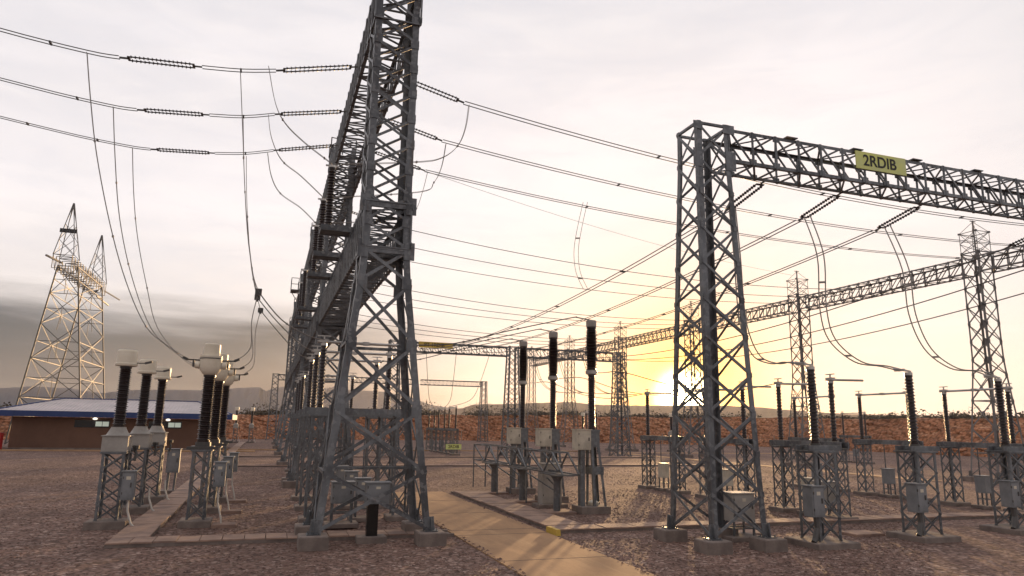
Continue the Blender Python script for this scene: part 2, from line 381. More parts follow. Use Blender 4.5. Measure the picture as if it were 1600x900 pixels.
# ------------------------------------------------------------------ lattice kit
def corners(z, hx, hy): return [Vector((-hx, -hy, z)), Vector((hx, -hy, z)), Vector((hx, hy, z)), Vector((-hx, hy, z))]
INW = [((1, 0, 0), (0, 1, 0)), ((0, 1, 0), (-1, 0, 0)), ((-1, 0, 0), (0, -1, 0)), ((0, -1, 0), (1, 0, 0))]
def lattice(br, levels, bw, x=True, rings=(), plates=0.0, zig=False, ring_back=False):
    """X bracing of a four-leg tower between levels (z, hx, hy)"""
    for i in range(len(levels)-1):
        A, B = corners(*levels[i]), corners(*levels[i+1])
        for k in range(4):
            a0, a1, b0, b1 = A[k], A[(k+1) % 4], B[k], B[(k+1) % 4]
            nrm = Vector(INW[k][1])*bw*.25
            if x or (i % 2 == 0): br.bar(a0+nrm, b1+nrm, bw*.25, bw, hint=(a1-a0).cross(b0-a0).cross(b1-a0))
            if x or (i % 2 == 1): br.bar(a1-nrm*.6, b0-nrm*.6, bw*.25, bw, hint=(a1-a0).cross(b0-a0).cross(b0-a1))
        if i in rings:
            for k in ((2, 1, 3) if ring_back else range(4)): br.bar(A[k], A[(k+1) % 4], bw*.9, bw*.9)
    for k in range(4): B = corners(*levels[-1]); br.bar(B[k], B[(k+1) % 4], bw, bw)
    if plates:
        for (z, hx, hy) in levels[1:]:
            C = corners(z, hx, hy)
            for k, c in enumerate(C):
                sx = -1 if c.x > 0 else 1; sy = -1 if c.y > 0 else 1; e = .010
                x0, x1 = sorted((c.x, c.x+sx*plates)); y0, y1 = sorted((c.y, c.y+sy*plates))
                oy = c.y-sy*e; ox = c.x-sx*e
                br.block(x0, x1, min(oy, oy-sy*.012), max(oy, oy-sy*.012), z-plates*.6, z+plates*.6)
                br.block(min(ox, ox-sx*.012), max(ox, ox-sx*.012), y0, y1, z-plates*.6, z+plates*.6)
def leg_mb(levels, k, w, t):
    b = MB()
    for i in range(len(levels)-1):
        a, c = corners(*levels[i])[k], corners(*levels[i+1])[k]; b.angle(a, c, w, t, *INW[k])
    return b
def make_column(root, loc, levels, legw, bw, plates, foot, m_='galvanised', cap=None, heavy=None, rings=(1, 3)):
    br = MB(); lattice(br, levels[:heavy] if heavy else levels, bw, plates=plates, rings=rings, ring_back=True)
    if heavy: lattice(br, levels[heavy-1:], bw*.85, plates=plates*.9)
    if cap: cap(br)
    c = br.build('column', m_, root, loc)
    for k in range(4):
        leg_mb(levels, k, legw, .022).build('leg', m_, c)
        p = corners(*levels[0])[k]; f = foot
        fb = MB(); fb.bblock(-f, f, -f, f, -.1, levels[0][0]-.03, .03)
        fb.build('footing', 'concrete', c, (p.x, p.y, 0))
        pb = MB(); s_ = Vector((1 if p.x < 0 else -1, 1 if p.y < 0 else -1, 0))
        pb.block(-.2, .2, -.2, .2, 0, .03); pb.bar((s_.x*.02, 0, 0), (s_.x*.06, 0, .42), .3, .02, hint=(0, 1, 0)); pb.bar((0, s_.y*.02, 0), (0, s_.y*.06, .42), .02, .3, hint=(0, 1, 0))
        for ex in (-.15, .15):
            for ey in (-.15, .15): pb.lathe([(.022, .03), (.022, .09)], (ex, ey, 0), 6)
        pb.build('base_plate', m_, c, (p.x, p.y, levels[0][0]-.03))
    return c
def copy_part(p, root, loc):
    def cc(o, par):
        c = o.copy(); COL.objects.link(c); c.parent = par
        for ch in o.children: cc(ch, c)
        return c
    c = cc(p, root); c.location = loc; return c
def beam_mb(length, w, h, bay, bw, axis):
    """box truss along local +axis from 0 to length; w wide, h tall, bottom at z=0, centred on the other axis"""
    br = MB(); n = max(1, round(length/bay)); st = length/n
    def P(t, side, z): return Vector((t, side*w/2, z)) if axis == 'X' else Vector((side*w/2, t, z))
    for i in range(n+1):
        t = i*st
        for sd in (-1, 1): br.bar(P(t, sd, 0), P(t, sd, h), bw, bw*.8)
        br.bar(P(t, -1, 0), P(t, 1, 0), bw, bw*.7); br.bar(P(t, -1, h), P(t, 1, h), bw, bw*.7)
        for sd in (-1, 1):
            for z in (0, h):
                zz = .02 if z == 0 else h-.22
                q = P(t, sd*(1+.03/w), 0)
                if axis == 'X': br.block(q.x-.13, q.x+.13, q.y-.008, q.y+.008, zz, zz+.2)
                else: br.block(q.x-.008, q.x+.008, q.y-.13, q.y+.13, zz, zz+.2)
        if i < n:
            t2 = t+st
            for sd in (-1, 1): br.bar(P(t, sd, h), P(t2, sd, 0), bw*.6, bw)
            a, b = (-1, 1) if i % 2 else (1, -1)
            br.bar(P(t, a, 0), P(t2, b, 0), bw, bw*.5); br.bar(P(t, b, h), P(t2, a, h), bw, bw*.5)
    return br
def chord_mb(length, w, h, cw, axis, side, top):
    a = (0, side*w/2, h if top else 0) if axis == 'X' else (side*w/2, 0, h if top else 0)
    b = (length, a[1], a[2]) if axis == 'X' else (a[0], length, a[2])
    n1 = (0, -side, 0) if axis == 'X' else (-side, 0, 0); n2 = (0, 0, -1 if top else 1)
    return MB().angle(a, b, cw, .016, n1, n2)
def make_beam(root, loc, length, w, h, bay, bw, cw, axis, m_='galvanised'):
    b = beam_mb(length, w, h, bay, bw, axis).build('beam', m_, root, loc)
    for sd in (-1, 1):
        for tp in (0, 1): chord_mb(length, w, h, cw, axis, sd, tp).build('chord', m_, b)
    return b
def text_obj(s, size, parent, loc, m_, rot):
    cu = bpy.data.curves.new('lettering', 'FONT'); cu.body = s; cu.size = size; cu.align_x = 'CENTER'; cu.align_y = 'CENTER'; cu.extrude = .004; cu.offset = size*.018
    t = bpy.data.objects.new('tmp_text', cu); COL.objects.link(t); bpy.context.view_layer.update()
    me = bpy.data.meshes.new_from_object(t); me.name = 'lettering'; bpy.data.objects.remove(t); me.materials.clear(); me.materials.append(MATS[m_])
    o = bpy.data.objects.new('lettering', me); COL.objects.link(o); o.parent = parent; o.location = loc; o.rotation_euler = rot
    return o

# ------------------------------------------------------------------ middle gantry
CX = 3.3; Y0 = 23.45; SP = 20.5
lowl = [(.42, 1.74, 1.12), (2.15, 1.54, 1.05), (4.0, 1.33, .97), (6.1, 1.09, .88), (8.1, .86, .80), (9.25, .77, .76)]
highl = [(9.25+.93*(i+1), .76, .76) for i in range(12)]
def peak(br):
    z = highl[-1][0]
    for k, c in enumerate(corners(z, .76, .76)):
        br.bar(c, Vector((c.x, c.y, z+.75)), .07); br.bar(Vector((c.x, c.y, z+.75)), Vector((0, 0, z+1.0)), .05)
    br.bar((0, 0, z), (0, 0, z+1.1), .08)
g1 = thing('steel_gantry', 'tallest steel lattice gantry, receding row of columns with two stacked beams beside the concrete road', 'gantry', (CX, Y0, 0))
c1 = make_column(g1, (0, 0, 0), lowl+highl, .22, .105, .30, .42, cap=peak, heavy=6)
for k in range(1, 6): copy_part(c1, g1, (0, SP*k, 0))
b_lo = make_beam(g1, (0, -.8, 9.28), SP, 1.56, 1.55, .62, .07, .13, 'Y')
b_hi = make_beam(g1, (0, -.8, 17.45), SP, 1.60, 1.5, .95, .075, .14, 'Y')
for k in range(1, 5): copy_part(b_lo, g1, (0, -.8+SP*k, 9.28)); copy_part(b_hi, g1, (0, -.8+SP*k, 17.45))
# heavy collars where the lower beam meets the near columns
for k in range(0, 3):
    for z in (9.2, 10.75):
        cl = MB()
        for sx in (-1, 1):
            cl.block(sx*.76-.17, sx*.76+.17, -.815, -.80, z-.3, z+.3); cl.block(sx*.79-.01+(.0), sx*.79+.012, -.8, .8, z-.12, z+.12)
        cl.block(-.8, .8, -.80, -.76, z-.11, z+.11)
        cl.build('collar', 'galvanised', g1, (0, SP*k, 0))
# small inspection platform high on the gantry
pf = MB(); pf.block(-1.5, -.8, -.9, .9, 0, .06)
for (x, y) in ((-1.48, -.88), (-1.48, .88), (-1.48, 0), (-.85, -.88), (-.85, .88)): pf.bar((x, y, 0), (x, y, 1.1), .05)
for z in (.55, 1.1): pf.bar((-1.48, -.88, z), (-1.48, .88, z), .05); pf.bar((-1.48, -.88, z), (-.85, -.88, z), .05)
pf.bar((-1.45, 0, 0), (-.8, 0, -1.0), .06); pf.build('platform', 'galvanised', g1, (-.6, 42.5, 15.2))

# ------------------------------------------------------------------ right gantry with the 2RDIB board
GX, GY = 13.86, 20.18
g2 = thing('steel_gantry', 'right foreground lattice gantry whose beam carries the yellow 2RDIB board', 'gantry', (GX, GY, 0))
gl = [(.40, .98, 1.20)]; nP = 10
for i in range(1, nP+1):
    f = i/nP; gl.append((.40+(12.72-.40)*f, .98-(.98-.64)*f, 1.20-(1.20-.64)*f))
gl.append((13.95, .63, .63))
c2 = make_column(g2, (0, 0, 0), gl, .19, .085, .15, .40, rings=())
for q_ in ((-.84, -.46, 12.35, 13.0), (.46, .86, 12.35, 13.05), (.38, .84, 13.7, 14.02), (-.8, -.44, 13.72, 14.0)): MB().block(q_[0], q_[1], -.675, -.66, q_[2], q_[3]).build('collar', 'galvanised', g2)
b2 = make_beam(g2, (.63, 0, 12.70), 19.2-1.26, 1.24, 1.22, .997, .065, .12, 'X')
copy_part(c2, g2, (19.2, 0, 0)); copy_part(b2, g2, (19.83, 0, 12.70)); copy_part(c2, g2, (38.4, 0, 0))
bd = MB(); bd.block(-1.2, 1.2, -.02, .02, -.34, .34, 0); sg = bd.build('sign_board', 'sign_yellow', g2, (7.35, -.70, 13.55)); sg['label'] = 'yellow board reading 2RDIB'
text_obj('2RDIB', .60, sg, (-.08, -.026, -.01), 'black_letter', (R(90), 0, 0))
MB().block(-1.24, 1.24, .021, .05, .30, .345).block(-1.24, 1.24, .021, .05, -.345, -.30).block(-.05, .05, .0211, .06, -.299, .299).build('sign_frame', 'galvanised', sg)
for x in (3.3, 6.3, 9.2, 12.4): MB().block(x-.24, x+.24, -.72, -.4, 13.95, 13.985).build('top_plate', 'galvanised', g2)

# ------------------------------------------------------------------ middle-distance and far gantries
g3 = thing('steel_gantry', 'middle distance lattice gantry with an amber board, seen beyond the circuit breakers', 'gantry', (13.8, 84.2, 0))
c3 = copy_part(c2, g3, (0, 0, 0)); b3 = make_beam(g3, (.63, 0, 12.1), 14.9-1.26, 1.24, 1.22, .975, .065, .12, 'X')
for k in (1, 2): copy_part(c2, g3, (14.9*k, 0, 0))
b3b = copy_part(b3, g3, (14.9+.63, 0, 12.1))
for k_ in (c3, *[c for c in g3.children if c.name.startswith('column')]): k_.location.z = -.6
sg = MB().block(-2.1, 2.1, -.02, .02, -.36, .36).build('sign_board', 'sign_amber', g3, (4.9, -.72, 13.0)); sg['label'] = 'amber board with dark lettering'
text_obj('PT 1RDIB', .62, sg, (-.2, -.026, 0), 'black_letter', (R(90), 0, 0))
g4 = thing('steel_gantry', 'farthest lattice gantry with a low looking beam behind the small bank of switches', 'gantry', (1.2, 155, 0))
copy_part(c2, g4, (44.9, 0, -.6)); 
for k in (0, 1, 2): copy_part(b3, g4, (.63+14.96*k, 0, 12.1))
copy_part(c2, g4, (0, 0, -.6))
# ------------------------------------------------------------------ right row gantry
g5 = thing('steel_gantry', 'long row of spired lattice columns joined by one beam, right background', 'gantry', (53.1, 19.9, 0))
lv5 = lowl + [(9.25+1.43*(i+1), .75, .75) for i in range(6)]
def peak5(br):
    z = lv5[-1][0]; lattice(br, [(z, .75, .75), (z+.85, .74, .74), (z+1.7, .72, .72)], .045)
    for c in corners(z+1.7, .72, .72):
        br.bar(c-Vector((0, 0, 1.7)), c, .035); br.bar(c, (0, 0, z+2.65), .035); br.bar(c+Vector((0, 0, -.07)), c+Vector((0, 0, .07)), .15)
    br.bar((0, 0, z-.4), (0, 0, z+2.75), .09); br.bar((-.3, 0, z+2.7), (.3, 0, z+2.7), .06)
c5 = make_column(g5, (0, 0, 0), lv5, .125, .08, .22, .40, m_='galvanised_far', cap=peak5)
for k in range(1, 6): copy_part(c5, g5, (0, SP*k, 0))
copy_part(c5, g5, (0, SP*6, 0))
b5 = make_beam(g5, (0, .75, 16.15), SP-1.5, 1.5, 1.35, 1.2, .07, .12, 'Y', 'galvanised_far')
for k in range(1, 6): copy_part(b5, g5, (0, .75+SP*k, 16.15))

# ------------------------------------------------------------------ insulator kit
def shed_profile(z0, z1, rc, rs, n):
    pr = [(rc*1.25, z0), (rc*1.25, z0+.07), (rc, z0+.075)]; a, b = z0+.09, z1-.09; st = (b-a)/n
    for i in range(n):
        z = a+i*st; r = rs if i % 2 == 0 else rs*.90
        pr += [(rc, z+st*.05), (r, z+st*.22), (r*.985, z+st*.32), (rc*1.05, z+st*.80)]
    return pr + [(rc, z1-.075), (rc*1.25, z1-.07), (rc*1.25, z1)]
def post_ins(parent, loc, h, rc, rs, n, seg=14, name='insulator'):
    return MB().lathe(shed_profile(0, h, rc, rs, n), (0, 0, 0), seg).build(name, 'porcelain', parent, loc, smooth=True)
def ped(parent, loc, w, h, bw=.055, lw=.09, panels=4, m_='galvanised', foot=.62, fz=.22, foot_y=None):
    lv = [(fz, w/2, w/2)] + [(fz+(h-fz)*(i+1)/panels, w/2, w/2) for i in range(panels)]
    br = MB(); lattice(br, lv, bw)
    br.block(-w/2-.06, w/2+.06, -w/2-.06, w/2+.06, h, h+.05)
    p = br.build('pedestal', m_, parent, loc)
    for k in range(4): leg_mb(lv, k, lw, .012).build('leg', m_, p)
    fy = foot_y or foot
    MB().bblock(-foot, foot, -fy, fy, -.1, fz-.01, .03).build('footing', 'concrete', p)
    return p
def cabinet(parent, loc, w, d, h, m_='cabinet_paint', name='cabinet', legs=0.0, rz=0):
    c = MB().bblock(-w/2, w/2, -d/2, d/2, 0, h, .015).build(name, m_, parent, loc); c.rotation_euler = (0, 0, rz)
    MB().block(-w/2-.04, w/2+.04, -d/2-.05, d/2+.04, h+.002, h+.035).build('lid', m_, c)
    dr = MB().block(-w/2+.04, w/2-.04, -d/2-.018, -d/2-.002, .05, h-.05).build('door', m_, c)
    MB().block(w/2-.13, w/2-.09, -d/2-.05, -d/2-.019, h*.45, h*.62).build('handle', 'wire', dr)
    MB().block(-.07, .07, -d/2-.024, -d/2-.019, h*.72, h*.84).build('plate', 'light_cabinet', dr)
    for hz_ in (.2, .75): MB().block(-w/2+.03, -w/2+.055, -d/2-.03, -d/2-.004, h*hz_, h*hz_+.08).build('hinge', 'wire', dr)
    if legs:
        lb = MB()
        for sx in (-1, 1):
            for sy in (-1, 1): lb.bar((sx*(w/2-.04), sy*(d/2-.04), -legs), (sx*(w/2-.04), sy*(d/2-.04), -.002), .06)
        for sy in (-1, 1): lb.bar((-w/2+.04, sy*(d/2-.04), -legs*.5), (w/2-.04, sy*(d/2-.04), -legs*.5), .04)
        for sx in (-1, 1): lb.bar((sx*(w/2-.04), -d/2+.04, -legs*.5), (sx*(w/2-.04), d/2-.04, -legs*.5), .04)
        lb.build('stand', 'galvanised', c)
        MB().bblock(-w/2-.2, w/2+.2, -d/2-.2, d/2+.2, -legs-.15, -legs-.003).build('footing', 'concrete', c)
    return c

# ------------------------------------------------------------------ current transformers (left row)
def make_ct():
    t = thing('current_transformer', '', 'current transformer', (0, 0, 0), 0, 'cream capped current transformers in the left row')
    ped(t, (0, 0, 0), .70, 2.46, .045, .09, 4, foot=.62, foot_y=.5, fz=.28)
    MB().block(-.40, .40, -.36, .36, 2.52, 3.03).block(-.44, .44, -.40, .40, 3.032, 3.06).build('tank', 'tank_paint', t)
    MB().lathe([(.38, 3.062), (.36, 3.08), (.24, 3.30), (.24, 3.34)], n=20).build('cone', 'tank_paint', t, smooth=True)
    post_ins(t, (0, 0, 3.345), 2.08, .155, .215, 26, 18)
    hd = MB().lathe([(.22, 5.43), (.335, 5.44), (.35, 5.46), (.35, 5.53), (.325, 5.55), (.325, 5.93), (.32, 5.97), (.29, 6.0)], n=28).build('head', 'cream_paint', t, smooth=True)
    MB().bar((.32, 0, 5.56), (.62, -.05, 5.56), .035).bar((.60, -.05, 5.56), (.82, -.08, 5.62), .07).build('terminal', 'wire', hd)
    cabinet(t, (.58, -.40, .95), .40, .32, .92)
    MB().tube([(.62, -.44, .98), (.64, -.5, .6), (.80, -.62, .2), (.95, -.66, .05)], .035, 8).build('conduit', 'conduit', t)
    MB().tube([(.5, .2, 2.7), (.62, .1, 2.45), (.6, .05, 2.2)], .05, 8).lathe([(.09, 0), (.09, .12)], (.62, .1, 2.6), 8).build('terminal_box', 'wire', t)
    return t
ct = make_ct()
cts = [(-4.8, 28.0, 'nearest'), (-4.72, 32.15, 'middle'), (-4.65, 36.25, 'farthest')]
ct.location = (-4.8, 28.0, 0); ct['label'] = 'nearest and largest of the three flat-topped cream capped current transformers at left'
for i, (x, y, w) in enumerate(cts[1:]): dup(ct, (x, y, 0), f'{w} of the three flat-topped cream capped current transformers at left', skip=('cabinet',))
dup(ct, (-4.8, 131.6, 0), 'tiny far cream capped transformer, left of the pair by the trench end', group='far instrument transformers', skip=('cabinet',))
dup(ct, (-2.3, 132.3, 0), 'tiny far cream capped transformer, right of the pair by the trench end', group='far instrument transformers', skip=('cabinet',))
dup(ct, (50.6, 111, 0), 'far cream capped transformer seen just left of the tallest breaker insulator', group='far instrument transformers', skip=('cabinet',))
dup(ct, (61.5, 101, 0), 'far cream capped transformer seen just right of the nearest circuit breaker', group='far instrument transformers', skip=('cabinet',))

# ------------------------------------------------------------------ bulbous-head transformers (second row)
def make_vt():
    t = thing('voltage_transformer', '', 'voltage transformer', (0, 0, 0), 0, 'bulb headed cream transformers in the second row')
    ped(t, (0, 0, 0), .60, 2.55, .045, .085, 4, foot=.52, fz=.25)
    MB().block(-.38, .38, -.36, .36, 2.605, 2.72).bar((-.5, -.3, 2.66), (.55, -.3, 2.66), .08, .1).lathe([(.26, 2.722), (.26, 2.86)], n=14).build('base_box', 'wire', t)
    post_ins(t, (0, 0, 2.862), 2.36, .17, .24, 28, 18)
    hd = MB().lathe([(.18, 5.22), (.24, 5.25), (.33, 5.36), (.375, 5.52), (.375, 5.86), (.385, 5.87), (.385, 5.915), (.29, 5.93), (.285, 6.32), (.25, 6.35)], n=28).build('head', 'cream_paint', t, smooth=True)
    for s_ in (-1, 1):
        MB().lathe([(.13, 0), (.13, .16)], (s_*.37 if s_ > 0 else -.53, 0, 5.58), 12, 'X').build('bushing', 'cream_paint', hd)
        MB().bar((s_*.37, 0, 5.75), (s_*.8, 0, 5.76), .05).bar((s_*.78, 0, 5.76), (s_*.95, 0, 5.84), .09).block(s_*.58-.03, s_*.58+.03, -.1, .1, 5.5, 5.78).build('terminal', 'wire', hd)
    MB().lathe([(.393, 0), (.393, .035)], (0, 0, 5.80), 28).build('band', 'wire', hd)
    cabinet(t, (.66, -.3, 1.35), .38, .34, .82)
    MB().tube([(.66, -.3, 1.32), (.68, -.32, .8), (.82, -.38, .3), (.86, -.4, .02)], .03, 8).build('conduit', 'conduit', t)
    MB().bblock(.55, 1.35, -.75, -.1, 0, .12).build('pad', 'cover_slab', t)
    return t
vt = make_vt(); vt.location = (-2.05, 27.9, 0); vt['label'] = 'nearest bulb headed cream transformer, its cap overlapping the two behind'
dup(vt, (-1.98, 31.9, 0), 'middle bulb headed cream transformer, half hidden behind the nearest one')
dup(vt, (-1.92, 35.9, 0), 'farthest bulb headed cream transformer, mostly hidden behind the other two')

# marshalling box on a post
t = thing('marshalling_box', 'small grey control box on a post beside the left trench', 'control box', (-4.35, 40.6, 0))
MB().bar((-.15, 0, 0), (-.10, 0, 1.2), .12).bar((.18, 0, 0), (.22, 0, 1.2), .10).build('post', 'galvanised', t)
cabinet(t, (.05, 0, 1.0), .6, .3, 1.15, 'cabinet_paint', 'box')
MB().bblock(-.5, .5, -.4, .4, 0, .14).build('footing', 'concrete', t)

# ------------------------------------------------------------------ switches under the middle gantry
def make_pole(span, zb, ih, closed=True, group='', arms=None, pw=.62, ni=17, beamlip=.55):
    """disconnector pole along local +X from 0 to span"""
    t = thing('disconnector', '', 'disconnector', (0, 0, 0), 0, group)
    for x in (0, span): ped(t, (x, 0, 0), pw, zb-.34, .05, .075, 4, foot=.5, fz=.2)
    MB().block(-beamlip, span+beamlip, -.24, -.16, zb-.285, zb-.04).block(-beamlip, span+beamlip, .16, .24, zb-.285, zb-.04).block(-.3, .3, -.159, .159, zb-.1, zb-.03).block(span-.3, span+.3, -.159, .159, zb-.1, zb-.03).build('base_beam', 'galvanised', t)
    for x in (0, span):
        i_ = post_ins(t, (x, 0, zb-.02), ih, .085, .135, ni, 12)
        MB().lathe([(.12, 0), (.12, .1), (.06, .12)], (0, 0, ih), 10).build('cap', 'aluminium', i_)
    a = MB()
    if closed: a.tube([(-.25, 0, zb+ih+.13), (span+.25, 0, zb+ih+.13)], .055, 8).block(span/2-.12, span/2+.12, -.08, .08, zb+ih+.06, zb+ih+.2)
    else:
        for x in (0, span): a.tube([(x, -.2, zb+ih+.13), (x, 0, zb+ih+.13), (x, -1.75, zb+ih+.16)], .05, 8)
    a.block(-.18, .18, -.1, .1, zb+ih+.10, zb+ih+.22).block(span-.18, span+.18, -.1, .1, zb+ih+.10, zb+ih+.22)
    for x in (0, span): a.bar((x-.25, 0, zb+ih+.36), (x+.25, 0, zb+ih+.36), .04).bar((x, 0, zb+ih+.2), (x, 0, zb+ih+.36), .05)
    a.build('contact_arm', 'aluminium', t)
    c = cabinet(t, (span*.55, -.15, .75), .55, .4, .8, 'light_cabinet' if span < 4 and not closed else 'cabinet_paint', 'drive_box', legs=.58)
    MB().tube([(span*.55, .0, 1.6), (span*.55, .0, zb-.3)], .03, 6).build('drive_rod', 'galvanised', t)
    return t
pA = make_pole(3.2, 4.2, 2.35, True, 'disconnectors under the tall middle gantry')
pA.location = (1.9, 28.2, 0); pA['label'] = 'nearest disconnector under the tall middle gantry, its pale contact arm highest in the photo'
dup(pA, (1.9, 32.2, 0), 'second disconnector back under the tall middle gantry')
dup(pA, (1.9, 36.2, 0), 'third disconnector back under the tall middle gantry')
for k, w in enumerate(('first', 'second', 'third')):
    dup(pA, (2.1, 48.7+4*k, 0), f'{w} disconnector beyond the second column of the middle gantry')
# extra centre posts
for i, y in enumerate((28.2, 32.2, 36.2)):
    pass
t = thing('drive_cabinet', 'dark boxy cabinet on a post between the near feet of the middle gantry', 'control cabinet', (3.35, 23.1, 0))
MB().block(-.17, .17, -.12, .12, .2, 1.15).build('post', 'window_dark', t); cabinet(t, (.12, 0, 1.16), .72, .45, .62, 'cabinet_paint', 'box')
MB().bblock(-.45, .45, -.3, .3, 0, .2).build('footing', 'concrete', t)
t = thing('drive_cabinet', 'grey cabinet on legs behind the near feet of the middle gantry', 'control cabinet', (2.75, 26.4, 0)); cabinet(t, (0, 0, .85), .75, .5, .7, 'cabinet_paint', 'box', legs=.65)

# elevated post insulators on cantilever channels of the lower beam
def make_elev():
    t = thing('post_insulator', '', 'insulator', (0, 0, 0), 0, 'post insulators on brackets of the middle gantry')
    MB().block(-.3, 1.1, -.42, -.34, -.22, 0).block(-.3, 1.1, .34, .42, -.22, 0).block(-.3, 1.1, -.339, .339, -.2, -.14).block(-.18, .18, -.2, .2, .002, .06).build('bracket', 'galvanised', t)
    post_ins(t, (0, 0, .062), 2.35, .10, .155, 19, 14)
    MB().lathe([(.15, 2.415), (.15, 2.5), (.05, 2.52)], n=10).bar((-.25, 0, 2.5), (.25, 0, 2.5), .06).build('cap', 'aluminium', t)
    return t
e = make_elev(); e.location = (1.7, 27.3, 11.02); e['label'] = 'nearest black post insulator on a bracket at the left edge of the middle gantry'
for i, (y, w) in enumerate(((31.8, 'second'), (36.4, 'third'), (47.8, 'fourth'), (52.3, 'fifth'), (56.9, 'sixth'))):
    dup(e, (1.7, y, 11.02), f'{w} black post insulator back along the left edge of the middle gantry')

# ------------------------------------------------------------------ circuit breakers
def make_breaker():
    t = thing('circuit_breaker', '', 'circuit breaker', (0, 0, 0), 0, 'circuit breakers beside the road')
    MB().bblock(-.72, .62, -.55, .55, -.1, .30).build('footing', 'concrete', t)
    f = MB(); zt = 3.42
    for sy in (-1, 1):
        f.angle((.50, sy*.40, .30), (.20, sy*.2, zt), .11, .012, (-1, 0, 0), (0, -sy, 0))
        f.angle((-.10, sy*.40, .30), (-.16, sy*.2, zt), .11, .012, (1, 0, 0), (0, -sy, 0))
    for z, a, b, y in ((1.72, -.14, .38, .33),):
        for sy in (-1, 1): f.block(a-.02, b+.02, sy*y-.012, sy*y+.012, z-.12, z+.22)
        f.block(a-.02, a, -y, y, z-.1, z+.2); f.block(b, b+.02, -y, y, z-.1, z+.2)
    f.block(-.26, .28, -.28, .28, zt, zt+.08).block(-.26, .26, -.24, -.215, 2.75, zt).block(-.26, .26, .215, .24, 2.75, zt)
    f.build('support_frame', 'galvanised', t)
    MB().block(-.60, -.40, -.15, .15, .3, 2.75).build('duct', 'galvanised', t)
    cabinet(t, (-.50, -.02, 2.64), .62, .62, .84, 'light_cabinet', 'cabinet')
    MB().lathe([(.24, 0), (.25, .12), (.1, .2)], (.1, .1, .31), 14).build('gas_tank', 'light_cabinet', t, smooth=True)
    pt = MB()
    for dx_ in (-.45, -.3, -.62): pt.tube([(dx_, -.1, 2.64), (dx_, -.1, 2.3), (dx_*.9, 0, 1.9)], .03, 6)
    pt.build('pipes', 'wire', t)
    lo = post_ins(t, (0, 0, 3.5), 2.38, .125, .185, 24, 16)
    MB().lathe([(.13, 0), (.26, .06), (.27, .2), (.16, .26)], (0, 0, 5.86), 16).bar((.2, 0, 5.98), (.75, -.02, 6.02), .14, .03).build('mid_flange', 'aluminium', t, smooth=True)
    pr = shed_profile(0, 1.92, .20, .285, 24)
    pr = [(r*(.86+.14*math.sin(math.pi*min(1, max(0, z/1.92)))), z) for r, z in pr]
    MB().lathe(pr, (0, 0, 0), 18).build('interrupter', 'porcelain', t, (0, 0, 6.1), smooth=True)
    MB().lathe([(.2, 8.02), (.235, 8.05), (.235, 8.30), (.2, 8.33)], n=18).bar((0, 0, 8.34), (-.75, -.05, 8.42), .12, .03).build('top_cap', 'tank_paint', t, smooth=True)
    return t
bk = make_breaker(); bk.location = (13.55, 28.8, 0); bk['label'] = 'nearest circuit breaker, tallest of the three dark insulator poles beside the road'
dup(bk, (13.5, 33.2, 0), 'middle circuit breaker of the three beside the road')
dup(bk, (13.5, 37.7, 0), 'farthest circuit breaker of the three beside the road')
t = thing('drive_cabinet', 'tall grey cabinet standing between the near and middle circuit breakers', 'control cabinet', (12.55, 31.2, .0))
cabinet(t, (0, 0, .16), .95, .6, 1.75, 'tank_paint', 'box'); MB().bblock(-.7, .7, -.5, .5, -.05, .158).build('footing', 'concrete', t)
# trestle posts in front of the breakers
def make_trestle():
    t = thing('busbar_trestle', '', 'trestle', (0, 0, 0), 0, 'steel trestles in front of the circuit breakers')
    MB().lathe([(.155, .10), (.155, 1.30), (.20, 1.42), (.30, 1.53), (.30, 1.56)], n=18).build('post', 'galvanised', t, smooth=True)
    MB().bblock(-.65, .65, -.6, .6, -.05, .10).build('footing', 'cover_slab', t)
    b = MB().block(-.42, .42, -.9, 1.0, 1.565, 1.61); b.build('plate', 'galvanised', t)
    f = MB(); y0, y1 = -1.5, 2.85
    for x in (-.36, .36):
        f.bar((x, y0, 1.66), (x, y1, 1.66), .06); f.bar((x, y0+1.2, 2.52), (x, y1, 2.52), .07)
        f.bar((x, y0, 1.66), (x, y0+1.2, 2.52), .06); f.bar((x, y0+1.2, 2.52), (x, .7, 1.66), .06); f.bar((x, .7, 1.66), (x, y1, 2.52), .06); f.bar((x, y1, 1.66), (x, y1, 2.52), .06)
        f.bar((x, y1, .12), (x, y1, 1.66), .06); f.bar((x, y1, 1.5), (x*.4, .1, .95), .05)
    for y, z in ((y0, 1.66), (y0+1.2, 2.52), (y1, 2.52), (y1, 1.66), (.7, 1.66)): f.bar((-.36, y, z), (.36, y, z), .06)
    f.build('truss', 'galvanised', t); return t
tr = make_trestle(); tr.location = (12.0, 29.0, 0); tr['label'] = 'nearest steel trestle on a round post in front of the circuit breakers'
dup(tr, (12.0, 33.4, 0), 'middle steel trestle on a round post in front of the circuit breakers')
dup(tr, (11.95, 37.8, 0), 'farthest steel trestle on a round post in front of the circuit breakers')

